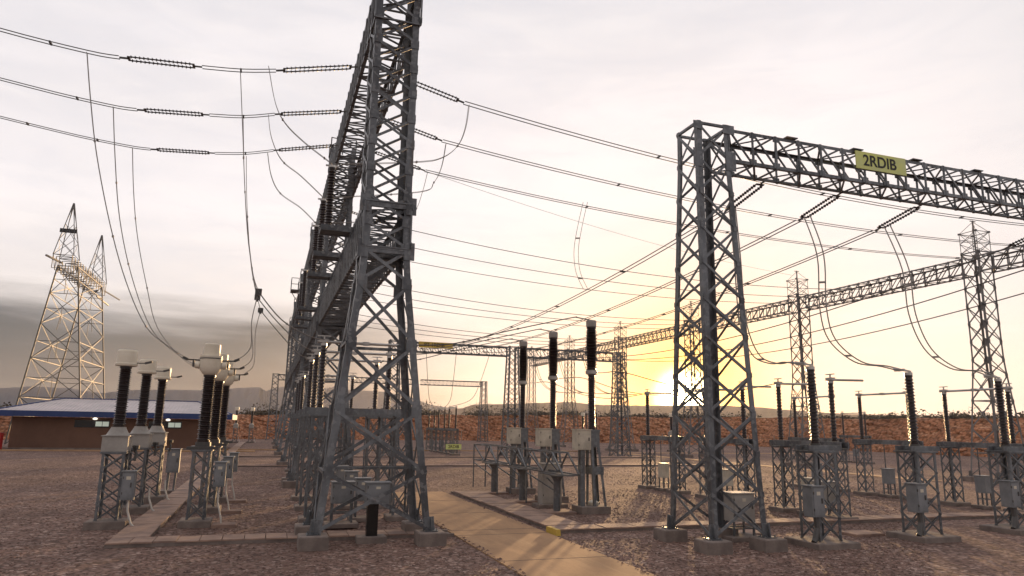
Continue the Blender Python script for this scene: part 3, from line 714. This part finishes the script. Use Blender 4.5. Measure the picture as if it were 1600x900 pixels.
# ------------------------------------------------------------------ right near units (single tall insulators)
def make_unit():
    t = thing('potential_transformer', '', 'insulator pedestal', (0, 0, 0), 0, 'ribbed insulators on lattice pedestals behind the right gantry')
    ped(t, (0, 0, 0), .86, 2.92, .055, .10, 4, foot=.80, fz=.2)
    MB().block(-.55, .75, -.34, -.26, 2.975, 3.14).block(-.55, .75, .26, .34, 2.975, 3.14).block(-.3, .3, -.259, .259, 2.98, 3.10).build('base_beam', 'galvanised', t)
    MB().lathe([(.17, 3.102), (.17, 3.2)], n=14).build('base_box', 'wire', t)
    post_ins(t, (0, 0, 3.2), 2.42, .105, .165, 20, 16)
    MB().lathe([(.14, 5.62), (.14, 5.72)], n=12).bar((.1, 0, 5.76), (-.5, .15, 5.86), .12, .05).bar((-.3, -.12, 5.8), (-.3, .3, 5.8), .08).build('terminal', 'aluminium', t)
    cabinet(t, (-.52, -.36, .95), .46, .42, .92, 'cabinet_paint')
    MB().tube([(-.5, -.4, .94), (-.5, -.42, .6), (-.66, -.48, .28), (-.74, -.5, .2)], .09, 8).build('conduit', 'wire', t)
    return t
un = make_unit(); un.location = (17.15, 19.3, 0); un['label'] = 'ribbed insulator pedestal closest to the right gantry column, grey box on its left side'
dup(un, (21.75, 19.6, 0), 'middle ribbed insulator pedestal of the right foreground row')
dup(un, (26.95, 20.2, 0), 'rightmost ribbed insulator pedestal at the edge of the photo')
for i, (x, y, nm) in enumerate(((15.25, 20.95, 'pale topped free-standing cabinet seen through the right gantry column'), (22.5, 24.9, 'pale topped free-standing cabinet between the first two ribbed insulator pedestals'))):
    t = thing('drive_cabinet', nm, 'control cabinet', (x, y, 0)); cabinet(t, (0, 0, .62), .85, .62, .88, 'tank_paint', 'box', legs=.46)
# flat concrete pads beside them
for i, (x, y, nm) in enumerate(((16.3, 21.9, 'flat pale concrete pad just right of the right gantry foot'), (20.4, 20.9, 'flat pale concrete pad left of the middle ribbed insulator pedestal'))):
    tag(MB().bblock(-.7, .55, -.45, .45, 0, .10).build('concrete_pad', 'cover_slab', loc=(x, y, 0)), nm, 'concrete pad')

# disconnector banks on the right
pO = make_pole(3.3, 3.2, 2.42, False, 'open disconnectors behind the right gantry', ni=16)
spots = [(22.6, 24.3, 'open disconnector just behind the nearest ribbed insulator pedestal, arm pointing right'), (22.6, 30.3, 'open disconnector second from the near end, seen behind the right gantry column'), (22.4, 36.2, 'open disconnector left of the right gantry column, beside the sun')]
pO.location = (*spots[0][:2], 0); pO.rotation_euler = (0, 0, R(90)); pO['label'] = spots[0][2]
for x, y, w in spots[1:]: dup(pO, (x, y, 0), w, R(90))
pC = make_pole(3.4, 3.2, 2.42, True, 'closed disconnectors in the right distance', ni=16)
pC.location = (33.5, 24.7, 0); pC.rotation_euler = (0, 0, R(90)); pC['label'] = 'closed disconnector at the right edge of the photo, behind the rightmost ribbed insulator'
dup(pC, (33.4, 30.3, 0), 'closed disconnector framing the sky left of the middle ribbed insulator', R(90))
dup(pC, (33.4, 35.9, 0), 'closed disconnector peeking out behind the nearest ribbed insulator', R(90))
for x, y, w in ((21.9, 85.2, 'nearest'), (21.9, 91.0, 'middle'), (21.9, 97, 'farthest')):
    dup(pC, (x, y, 0), f'{w} closed disconnector of the small distant bank left of the trestles', R(90), 'closed disconnectors in the far bank')
for x, y, w in ((44, 92, 'lone far closed disconnector seen between the farthest and middle breakers'), (66, 66, 'far closed disconnector seen through the right gantry column')):
    dup(pC, (x, y, 0), w, R(90), 'closed disconnectors in the far bank')
t = thing('sign', 'small yellow 2RDIB plate on a stand in front of the small distant bank', 'sign', (21.3, 83.6, 0))
b = MB().block(-.95, .95, -.02, .02, .75, 1.35).build('board', 'sign_yellow', t); text_obj('2RDIB', .5, b, (0, -.026, 1.05), 'black_letter', (R(90), 0, 0))
MB().bar((-.8, .03, 0), (-.8, .03, 1.3), .06).bar((.8, .03, 0), (.8, .03, 1.3), .06).bar((-.8, .03, .72), (.8, .03, .72), .05).build('stand', 'galvanised', t)

# ------------------------------------------------------------------ strain insulator strings
def string_mesh(n, L_):
    b = MB(); pr = [(.03, 0)]; st = L_/n
    for i in range(n): z = i*st; pr += [(.035, z+st*.15), (.03, z+st*.3), (.078, z+st*.58), (.078, z+st*.66), (.03, z+st*.70)]
    b.lathe(pr+[(.03, L_)], n=10, axis='X'); return b.mesh('insulator_discs', 'porcelain', True)
SM = {}
def make_string(A, B, label, group, double=True, n=15):
    A = Vector(A); B = Vector(B); d = B-A; Ln = d.length; ds = Ln-.7
    key = (n, round(ds, 2))
    if key not in SM: SM[key] = string_mesh(n, ds)
    t = thing('insulator_string', label, 'insulator string', A, 0, group); t.rotation_euler = d.to_track_quat('X', 'Z').to_euler()
    for s_ in ((-1, 1) if double else (0,)):
        o = bpy.data.objects.new('discs', SM[key]); COL.objects.link(o); o.parent = t; o.location = (.35, s_*.15, 0); o.scale = (1, .8, .8)
    MB().bar((0, 0, 0), (.3, 0, 0), .05).bar((.3, -.18, 0), (.3, .18, 0), .09, .03).build('yoke', 'wire', t)
    MB().bar((Ln-.32, -.18, 0), (Ln-.32, .18, 0), .09, .03).bar((Ln-.3, 0, 0), (Ln, 0, 0), .06).build('yoke', 'wire', t)
    return t
def sagpts(A, B, sag, n=18):
    A = Vector(A); B = Vector(B); return [A.lerp(B, i/n) - Vector((0, 0, 4*sag*(i/n)*(1-i/n))) for i in range(n+1)]
def conductor(A, B, sag, label, group, r=.022, twin=.32, spacer=6.0, name='conductor', cat='overhead conductor', n=18):
    P = sagpts(A, B, sag, n); return cable(P, label, group, r, twin, spacer, name, cat)
def cable(P, label, group, r=.022, twin=.0, spacer=6.0, name='conductor', cat='overhead conductor', hd=None):
    P = [Vector(p) for p in P]; O = P[0].copy(); b = MB()
    d = (P[-1]-P[0]); h = Vector((-d.y, d.x, 0)); h = h.normalized() if h.length > .01 else Vector((1, 0, 0))
    if hd: h = Vector(hd).normalized()
    if twin:
        for s_ in (-1, 1): b.tube([p-O+h*s_*twin/2 for p in P], r, 5)
        acc = 0
        for i in range(1, len(P)-1):
            acc += (P[i]-P[i-1]).length
            if acc > spacer: acc = 0; q = P[i]-O; b.bar(q-h*twin/2, q+h*twin/2, .06, .07)
    else: b.tube([p-O for p in P], r, 5)
    o = b.build(name, 'wire_pale' if ('dropper' in label or 'loop' in label or 'clamp' in label) else 'wire', loc=O, smooth=True); return tag(o, label, cat, group)
def smooth_path(P, n=6):
    P = [Vector(p) for p in P]; out = []
    for i in range(len(P)-1):
        p0, p1, p2, p3 = P[max(i-1, 0)], P[i], P[i+1], P[min(i+2, len(P)-1)]
        for k in range(n):
            t = k/n; out.append(.5*((2*p1)+(-p0+p2)*t+(2*p0-5*p1+4*p2-p3)*t*t+(-p0+3*p1-3*p2+p3)*t**3))
    return out+[P[-1]]
def clamp_at(p, label):
    pass
PH = (27.9, 32.0, 36.0); ORD = ('upper', 'middle', 'lower')
GL = 'line insulator strings left of the middle gantry'; GC = 'conductors left of the middle gantry'
zl = {0: (18.2, 17.43, 17.19, 17.07, 16.92, 17.0, 17.6), 1: (18.0, 17.33, 17.0, 16.85, 16.62, 16.7, 17.3), 2: (17.85, 17.1, 16.75, 16.56, 16.35, 16.4, 17.0)}
for i, y in enumerate(PH):
    w = ORD[i]; z = zl[i]
    make_string((2.48, y, z[0]), (-.70, y, z[1]), f'{w} black disc string reaching left from the middle gantry', GL)
    cable(smooth_path([(-.70, y, z[1]), (-2.0, y, z[2]), (-3.4, y, z[3])], 3), f'{w} short pair of conductors between the two disc strings at left', GC, .019, .26, 1.2)
    make_string((-3.4, y, z[3]), (-6.25, y, z[4]), f'{w} disc string hanging mid-span at upper left', GL)
    cable(smooth_path([(-6.25, y, z[4]), (-7.3, y, z[4]+.02), (-10.3, y, z[5]+.28), (-16, y, z[6]+.6), (-28, y, z[6]+3.2)], 4), f'{w} conductor pair leaving the photo at upper left', GC, .020, .26, 2.2)
DG = 'dropper cables left of the middle gantry'
VT = [[(-7.32, 27.9, 16.91), (-7.02, 27.9, 15.23), (-6.57, 27.9, 13.06), (-5.85, 27.9, 10.49), (-5.11, 27.9, 8.43), (-4.31, 27.9, 6.87), (-3.54, 27.9, 6.22), (-2.97, 27.9, 5.86)],
      [(-7.13, 31.9, 16.56), (-6.8, 31.9, 14.23), (-6.37, 31.9, 11.78), (-5.68, 31.9, 9.41), (-4.73, 31.9, 7.27), (-3.7, 31.9, 6.3), (-2.95, 31.9, 5.86)],
      [(-7.0, 35.9, 16.27), (-6.72, 35.9, 14.11), (-6.33, 35.9, 11.97), (-5.68, 35.9, 9.59), (-5.06, 35.9, 7.77), (-3.88, 35.9, 6.41), (-2.9, 35.9, 5.86)]]
for i, P in enumerate(VT): cable(smooth_path(P, 5), f'long curved dropper to the {("nearest","middle","farthest")[i]} bulb headed transformer', DG, .013, .09, 3.2)
SW = [[(-2.01, 27.9, 17.1), (-1.74, 27.9, 14.81), (-1.37, 27.9, 11.74), (-.94, 27.9, 9.27), (-.64, 27.9, 8.4)], [(-2.01, 32.0, 16.9), (-1.72, 32.0, 14.09), (-1.32, 32.0, 11.22), (-.76, 32.0, 8.85)], [(-1.95, 36.0, 16.6), (-1.71, 36.0, 14.11), (-1.24, 36.0, 10.91), (-.66, 36.0, 8.89)]]
for i, P in enumerate(SW):
    y = P[0][1]; w = ('nearest', 'middle', 'farthest')[i]; e_ = Vector(P[-1])
    cable(smooth_path(P, 5), f'{w} vertical dropper left of the middle gantry, ending in a clamp', DG, .015, .12, 3.0)
    cable(smooth_path([e_, e_+Vector((.9, 0, -1.0)), (1.3, y+.1, 6.85), (1.9, y+.2, 6.75)], 5), f'cable from the {w} dropper clamp to the disconnector under the gantry', DG, .014, .12, 1.5)
    cable(smooth_path([e_, e_+Vector((-.15, 0, -1.1)), (-.75, y, 6.3), (-1.12, y, 5.84)], 5), f'cable from the {w} dropper clamp to the bulb headed transformer', DG, .016, .0)
    bx = MB().block(-.12, .12, -.07, .07, -.1, .12).block(-.05, .05, -.1, .1, -.16, -.101).build('wire_clamp', 'wire', loc=e_); tag(bx, f'dark clamp block at the foot of the {w} vertical dropper', 'wire clamp', 'wire clamps')
EI = [[(-.98, 27.6, 17.4), (-.62, 27.6, 15.94), (-.2, 27.6, 15.15), (.57, 27.6, 14.46), (1.68, 27.3, 13.6)], [(-.96, 31.9, 17.2), (-.75, 31.9, 16.16), (-.24, 31.9, 15.16), (.64, 31.9, 14.52), (1.68, 31.8, 13.6)], [(-.97, 36.2, 17.0), (-.7, 36.2, 15.81), (-.2, 36.2, 14.95), (.84, 36.2, 14.3), (1.68, 36.4, 13.6)]]
for i, P in enumerate(EI): cable(smooth_path(P, 6), f'{ORD[i]} looping cable from the left disc string down to the gantry edge', DG, .013, .12, 2.2)

GR = 'line insulator strings right of the middle gantry'; GCR = 'conductors between the middle gantry and the right row'
for k in range(4):
    for i, y in enumerate(PH):
        yy = y+SP*k; zt = (18.1, 17.95, 17.8)[i]
        bay = ('first', 'second', 'third', 'fourth')[k]; w = ORD[i]
        make_string((4.15, yy, zt), (7.1, yy, zt-.72), f'{w} disc string on the right side of the middle gantry, {bay} bay', GR, k < 2, 15)
        conductor((7.1, yy, zt-.72), (49.3, yy, 16.0), 1.15-.1*i, f'{w} long conductor of the {bay} bay running right from the middle gantry', GCR, .022+.005*k, .30 if k == 0 else .0, 9.0, n=22)
        make_string((52.2, yy, 16.7), (49.3, yy, 16.0), f'{w} disc string on the left face of the right row, {bay} bay', 'line insulator strings at the right row', False, 12)
for i, P in enumerate([[(7.32, 27.9, 17.3), (7.19, 27.9, 16.22), (6.87, 27.9, 15.35), (6.19, 27.9, 14.71), (5.13, 27.9, 14.38), (1.75, 27.4, 13.62)], [(7.29, 32, 17.1), (7.12, 32, 15.91), (6.77, 32, 15.05), (6.08, 32, 14.48), (1.75, 31.9, 13.62)], [(7.24, 36, 17.0), (7.01, 36, 15.86), (6.64, 36, 14.75), (5.8, 36, 14.2), (1.75, 36.4, 13.62)]]):
    cable(smooth_path(P, 6), f'{ORD[i]} looping jumper on the right side of the middle gantry', 'jumper loops', .013, .12, 2.0)
cable(smooth_path([(16.6, 36, 16.45), (16.3, 36.1, 15.0), (16.15, 36.3, 13.6), (16.4, 36.6, 12.4), (17.0, 36.9, 11.5)], 6), 'thin twin dropper joining the lower long conductor to the bus below it', 'jumper loops', .016, .25, 2.2)

# buses between the 2RDIB gantry and the middle distance gantry
BX = (16.9, 20.5, 24.6)
for i, x in enumerate(BX):
    w = ('left', 'centre', 'right')[i]
    make_string((x, 20.75, 12.72), (x, 23.2, 12.25), f'{w} disc string slanting back under the 2RDIB beam', 'disc strings under the 2RDIB beam', True, 13)
    conductor((x, 23.2, 12.25), (x, 81, 12.2), 1.35, f'{w} twin bus conductor running back from the 2RDIB beam', 'bus conductors of the 2RDIB bay', .024, .28, 7, n=26)
    make_string((x, 83.5, 12.5), (x, 81, 12.2), f'{w} disc string at the far end of the 2RDIB bay', 'disc strings at the middle distance gantry', True, 10)
for i, x in enumerate((32.4, 36.4, 40.6)):
    w = ('left', 'centre', 'right')[i]
    make_string((x, 20.75, 12.72), (x, 23.2, 12.2), f'{w} disc string of the second bay, beyond the right edge', 'disc strings of the second bay', True, 13)
    conductor((x, 23.2, 12.2), (x, 81, 12.2), 2.0, f'{w} bus conductor of the second bay crossing behind the right units', 'bus conductors of the second bay', .035, 0, 7, n=26)
UD = [[(17.0, 22.9, 12.3), (17.0, 22.73, 10.29), (17.02, 22.6, 7.75), (17.11, 22.07, 6.39), (17.2, 21.2, 5.97), (17.15, 20.36, 5.95), (17.15, 19.5, 5.78)],
      [(20.4, 22.6, 12.3), (20.29, 21.88, 10.41), (20.27, 21.91, 8.35), (20.41, 21.71, 7.08), (20.9, 21.03, 6.19), (21.4, 20.3, 5.98), (21.7, 19.75, 5.78)],
      [(24.4, 22.4, 12.3), (24.2, 21.49, 10.15), (24.29, 21.45, 8.3), (24.74, 21.27, 6.89), (25.58, 20.92, 6.13), (26.4, 20.55, 6.02), (26.85, 20.3, 5.8)]]
for i, P in enumerate(UD): cable(smooth_path(P, 6), f'twin swan-necked dropper to the {("left","middle","rightmost")[i]} ribbed insulator pedestal', 'droppers to the ribbed insulator pedestals', .026, .24, 3.0, hd=(.75, -.65, 0))

# breaker jumpers
for i, y in enumerate((28.8, 33.2, 37.7)):
    w = ('nearest', 'middle', 'farthest')[i]
    cable(smooth_path([(12.8, y-.05, 8.44), (12.2, y, 8.3), (9.5, y, 7.6), (7.2, y, 6.95), (5.15, (28.2, 32.2, 36.2)[i], 6.72)], 5), f'cable from the top of the {w} circuit breaker to the switch under the middle gantry', 'circuit breaker jumpers', .022, .12, 2.5)
    ty = (27.6, 33.6, 39.5)[i]
    cable(smooth_path([(14.3, y, 6.03), (15.2, y, 6.05), (17.5, (y+ty)/2, 5.5), (20, ty, 5.35), (22.5, ty, 5.75)], 5), f'sagging cable from the waist of the {w} circuit breaker to the open disconnectors', 'circuit breaker jumpers', .020)
# drop loops to the small distant bank
for i, (a, bq) in enumerate((((16.9, 80.5, 12.0), (21.9, 97, 5.85)), ((20.5, 80.5, 12.0), (21.9, 91, 5.85)), ((24.6, 80.5, 12.0), (21.9, 88.6, 5.85)))):
    a = Vector(a); bq = Vector(bq); mid = a.lerp(bq, .45)+Vector((0, 0, -2.6))
    cable(smooth_path([a, a.lerp(mid, .5)+Vector((0, 0, -.7)), mid, bq], 6), f'{("left","centre","right")[i]} drooping cable down to the small distant bank', 'drop loops at the middle distance gantry', .03)
for i, x in enumerate((31.5, 35, 38.5)):
    cable(smooth_path([(x, 84, 12.1), (x+.2, 82.5, 9.6), (x+.5, 80.5, 8.2), (x+1.0, 78, 7.6), (x+2, 74, 7.4)], 6), f'{("left","centre","right")[i]} jumper arc hanging below the right half of the middle distance gantry', 'drop loops at the middle distance gantry', .035, .3, 3)
# static wires
for i, (a, bq, s_, w) in enumerate((((3.3, 43.95, 21.3), (53, 61.5, 20.2), .9, 'thin earth wire from the middle gantry to the second spired column'),)):
    conductor(a, bq, s_, w, 'earth wires', .014, 0, n=20, cat='earth wire')

# ------------------------------------------------------------------ building
B = thing('substation_building', 'low brown building with pale hipped metal roof and blue fascia behind the left transformers', 'building', (-17, 97.4, 0))
MB().block(-10.8, 11.2, 0, 13, 0, 3.75).build('wall', 'brown_wall', B)
MB().block(-11.2, 11.6, -.35, 0.0, 0, .22).build('plinth', 'concrete', B)
rf = MB(); e0, e1 = (-12.4, -1.3), (12.9, 14.3); ze, zr = 4.42, 6.05; n0 = 0
rf.v = [(-12.4, -1.3, ze), (12.9, -1.3, ze), (12.9, 14.3, ze), (-12.4, 14.3, ze), (-7.4, 6.5, zr), (8.2, 6.5, zr)]
rf.f = [(0, 1, 5, 4), (1, 2, 5), (2, 3, 4, 5), (3, 0, 4), (3, 2, 1, 0)]
ro = rf.build('roof', 'roof_sheet', B)
sm = MB()
for i in range(1, 62):
    x = -12.4+i*25.3/62; xt = min(max(x, -7.4), 8.2)
    if x < -7.4: f_ = (x+12.4)/5.0
    elif x > 8.2: f_ = (12.9-x)/4.7
    else: f_ = 1
    sm.bar((x, -1.3, ze+.02), (x, -1.3+7.8*f_, ze+(zr-ze)*f_+.02), .06, .05)
sm.build('seams', 'roof_sheet', ro)
MB().block(-12.5, 13.0, -1.42, -1.302, 3.78, 4.44).block(-12.52, -12.402, -1.3, 14.3, 3.78, 4.44).block(12.902, 13.02, -1.3, 14.3, 3.78, 4.44).build('fascia', 'blue_trim', B)
rc = MB()
rc.bar((-12.4, -1.3, ze+.06), (-7.4, 6.5, zr+.06), .2, .1).bar((12.9, -1.3, ze+.06), (8.2, 6.5, zr+.06), .2, .1).bar((-7.4, 6.5, zr+.06), (8.2, 6.5, zr+.06), .2, .1).build('ridge_cap', 'blue_trim', ro)
for i, x in enumerate((-2.3, 5.6)):
    w = MB().block(-2.1, 1.6, -.05, -.01, 2.6, 3.45).build('window', 'window_dark', B, (x, 0, 0))
    MB().block(.1, .78, -.07, -.052, 2.75, 3.30).block(.84, 1.5, -.07, -.052, 2.75, 3.30).build('pane', 'lit_glass', w)
    lm = MB().lathe([(.12, -.12), (.26, -.05), (.26, .06), (.1, .16)], (-.05, -.35, 3.62), 12).build('wall_lamp', 'lamp_glow', B, (x+.1, 0, 0), smooth=True)
    MB().bar((-.05, -.12, 3.64), (-.05, 0, 3.66), .08).build('bracket', 'wire', lm)
t = thing('fire_cabinet', 'red fire cabinet at the left edge of the photo, in front of the building', 'fire cabinet', (-28.6, 94.6, 0))
MB().block(-.9, .9, -.5, .5, 0, 1.85).build('body', 'red_paint', t); MB().block(-.95, .95, -.55, .55, 1.852, 1.93).build('lid', 'red_paint', t)
MB().block(-.8, -.02, -.53, -.502, .15, 1.7).block(.02, .8, -.53, -.502, .15, 1.7).build('door', 'red_paint', t)

# ------------------------------------------------------------------ pylon
py = thing('transmission_pylon', 'tall twin-peaked transmission pylon behind the brown building', 'pylon', (-29.3, 125.5, 0))
zb = [0, 6.5, 12.0, 17.0, 21.5, 25.6]; lv = []
for z in zb:
    f = z/25.6; lv.append((z, 4.6*(1-f)+1.3*f, 8.2*(1-f)+8.2*f))
br = MB(); lattice(br, lv, .10, rings=(1, 2, 4))
for i in range(len(lv)-1):                                  # secondary members
    A, Bq = corners(*lv[i]), corners(*lv[i+1])
    for k in range(4):
        mA = (A[k]+A[(k+1) % 4])/2; mB = (Bq[k]+Bq[(k+1) % 4])/2; c_ = (mA+mB)/2
        br.bar((A[k]+Bq[k])/2, c_, .08); br.bar((A[(k+1) % 4]+Bq[(k+1) % 4])/2, c_, .08); br.bar(mA, c_, .07)
br.build('body', 'pylon_steel', py)
for k in range(4):
    b = MB()
    for i in range(len(lv)-1): b.bar(corners(*lv[i])[k], corners(*lv[i+1])[k], .18)
    b.build('leg', 'pylon_steel', py)
ca = beam_mb(23, 2.4, 2.0, 1.6, .10, 'Y').build('cross_arm', 'pylon_steel', py, (0, -11.5, 24.6))
for s_ in (-1, 1):
    b = MB(); y = s_*9.6; lvp = [(26.6, 1.3, 1.7), (29, .95, 1.2), (31.5, .55, .7), (34.8, .06, .06)]
    tmp = MB(); lattice(tmp, lvp, .07); 
    for k in range(4):
        for i in range(3): tmp.bar(corners(*lvp[i])[k], corners(*lvp[i+1])[k], .08)
    tmp.build('peak', 'pylon_steel', py, (0, y, 0))
    MB().bar((0, 0, 0), (-1.2, s_*3.4, .3), .22).bar((0, 0, -1.0), (1.0, s_*4.8, -1.8), .18).bar((1.1, 0, 0), (2.8, s_*4.2, -.8), .16).build('arm_tip', 'pylon_steel', py, (0, s_*11.3, 25.4))
MB().block(-1.1, 1.1, -.05, .05, 30.1, 30.7).build('number_plate', 'window_dark', py, (0, -10.45, 0))

# ------------------------------------------------------------------ fence posts along the bank
def fence(pts, label, sp_, hp=2.3):
    O = Vector((*pts[0], 0)); t = thing('boundary_fence', label, 'fence', O)
    wires = MB(); P = [Vector((x, y, 0)) for x, y in pts]; me = MB().bar((0, 0, 0), (0, 0, hp), .16).bar((0, 0, hp-.1), (0, .0, hp+.15), .10).mesh('post', 'post_concrete')
    for i in range(len(P)-1):
        n = max(1, int((P[i+1]-P[i]).length/sp_))
        for k in range(n):
            o = bpy.data.objects.new('post', me); COL.objects.link(o); o.parent = t; o.location = P[i].lerp(P[i+1], k/n)-O
        for z in (.6, 1.2, 1.8, 2.3): wires.bar(P[i]-O+Vector((0, 0, z)), P[i+1]-O+Vector((0, 0, z)), .02)
    wires.build('fence_wire', 'wire', t)
fence([(108.5, 50), (105, 88), (103, 111), (101, 134)], 'right stretch of pale concrete posts at the foot of the red rubble bank', 6.5)
fence([(101, 134), (79, 151.5), (44, 165.5), (-3, 158.5), (-29, 142.5), (-61, 129.5)], 'left and central stretch of pale concrete posts at the foot of the red rubble bank', 8.0)

# ------------------------------------------------------------------ scrub on top of the bank, loose stones
def scrub(pts, hts, nb, label, size):
    b = MB(); segs = []
    for i in range(len(pts)-1): segs.append((Vector((*pts[i], hts[i])), Vector((*pts[i+1], hts[i+1]))))
    for _ in range(nb):
        a, c = random.choices(segs, [(q[1]-q[0]).length for q in segs])[0]; p = a.lerp(c, random.random())
        d = (c-a).normalized(); nrm = Vector((d.y, -d.x, 0)); p = p + nrm*random.uniform(7, 34)
        R_ = random.uniform(.3, 1.0)**1.5*size*(2.1 if random.random() < .12 else 1); n = int(70*R_)
        for k in range(n):
            v_ = Vector((random.gauss(0, 1), random.gauss(0, 1), abs(random.gauss(0, .8)))); v_ = v_.normalized()*R_*random.random()**.4
            q = p+Vector((v_.x*1.7, v_.y*1.7, v_.z)); s_ = random.uniform(.10, .26)
            u = Vector((random.gauss(0, 1), random.gauss(0, 1), random.gauss(0, 1))).normalized()*s_; w = u.orthogonal().normalized()*s_
            i0 = len(b.v); b.v += [tuple(q-u), tuple(q+w), tuple(q+u), tuple(q-w)]; b.f.append((i0, i0+1, i0+2, i0+3))
    o = b.build('scrub', 'scrub_leaf'); tag(o, label, 'bushes', kind='stuff')
scrub([(112, 60), (108, 88), (106, 112), (104, 136), (80, 154), (60, 163)], [6.2]*6, 330, 'line of dry scrub along the top of the right rubble bank', 1.5)
scrub([(70, 158), (45, 168), (-4, 161), (-30, 145)], [6.2, 6.1, 4.9, 4.8], 230, 'dark scrub along the top of the rubble bank behind the middle gantry', 1.8)
scrub([(-30, 145), (-62, 132), (-120, 125)], [4.8, 4.6, 4.5], 90, 'dark scrub on the bank left of the brown building', 1.8)

def stones(n, label, region, smin, smax, avoid):
    ico = [(0, 0, 1), (.9, 0, .2), (.28, .85, .25), (-.73, .5, .2), (-.73, -.5, .25), (.28, -.85, .2)]
    V = []; F = []
    for _ in range(n):
        y = region[2]+(region[3]-region[2])*random.random()**1.5
        x = random.uniform(-.65*y+0, 1.12*y)
        if any(a[0] < x < a[1] and a[2] < y < a[3] for a in avoid): continue
        s_ = random.uniform(smin, smax); sx, sy, sz = s_*random.uniform(.7, 1.4), s_*random.uniform(.6, 1.1), s_*random.uniform(.4, .75); a = random.uniform(0, 6.28); ca_, sa = math.cos(a), math.sin(a); i0 = len(V)
        for (px, py_, pz) in ico:
            px += random.uniform(-.2, .2); py_ += random.uniform(-.2, .2)
            V.append((x+ca_*px*sx-sa*py_*sy, y+sa*px*sx+ca_*py_*sy, pz*sz-.004+(.036 if RX0 < x < RX1 and y < 39 else 0)))
        for k in range(5): F.append((i0, i0+1+k, i0+1+(k+1) % 5))
    me = bpy.data.meshes.new('gravel_stones'); me.from_pydata(V, [], F); me.materials.append(MATS['stone'])
    o = bpy.data.objects.new('gravel_stones', me); COL.objects.link(o); tag(o, label, 'gravel', kind='stuff')
stones(60000, 'loose stones scattered over the gravel of the yard', (0, 0, 14.5, 62), .02, .065, [(RX0+.18, RX1-.12, 0, 45), (-4.1, -3.1, 20, 70), (-4.1, 45, 23.5, 24.7), (9.7, 11.3, 24, 39), (-20, 40, 39, 42)])

# ------------------------------------------------------------------ haze
hz = MB(); hz.block(-3600, 3600, -200, 5500, -2, 330)
ho = hz.build('haze', 'wire'); ho.data.materials.clear()
hm = bpy.data.materials.new('haze'); hm.use_nodes = True; t_ = hm.node_tree; t_.nodes.clear(); q = G(t_)
vol = q.n('ShaderNodeVolumePrincipled'); vol.inputs['Color'].default_value = (.86, .86, .92, 1); vol.inputs['Density'].default_value = .00005; vol.inputs['Anisotropy'].default_value = .55
oo = q.n('ShaderNodeOutputMaterial'); q.l(vol.outputs[0], oo.inputs['Volume']); ho.data.materials.append(hm)
ho['kind'] = 'stuff'; ho['label'] = 'thin evening haze over the whole yard'; ho['category'] = 'haze'
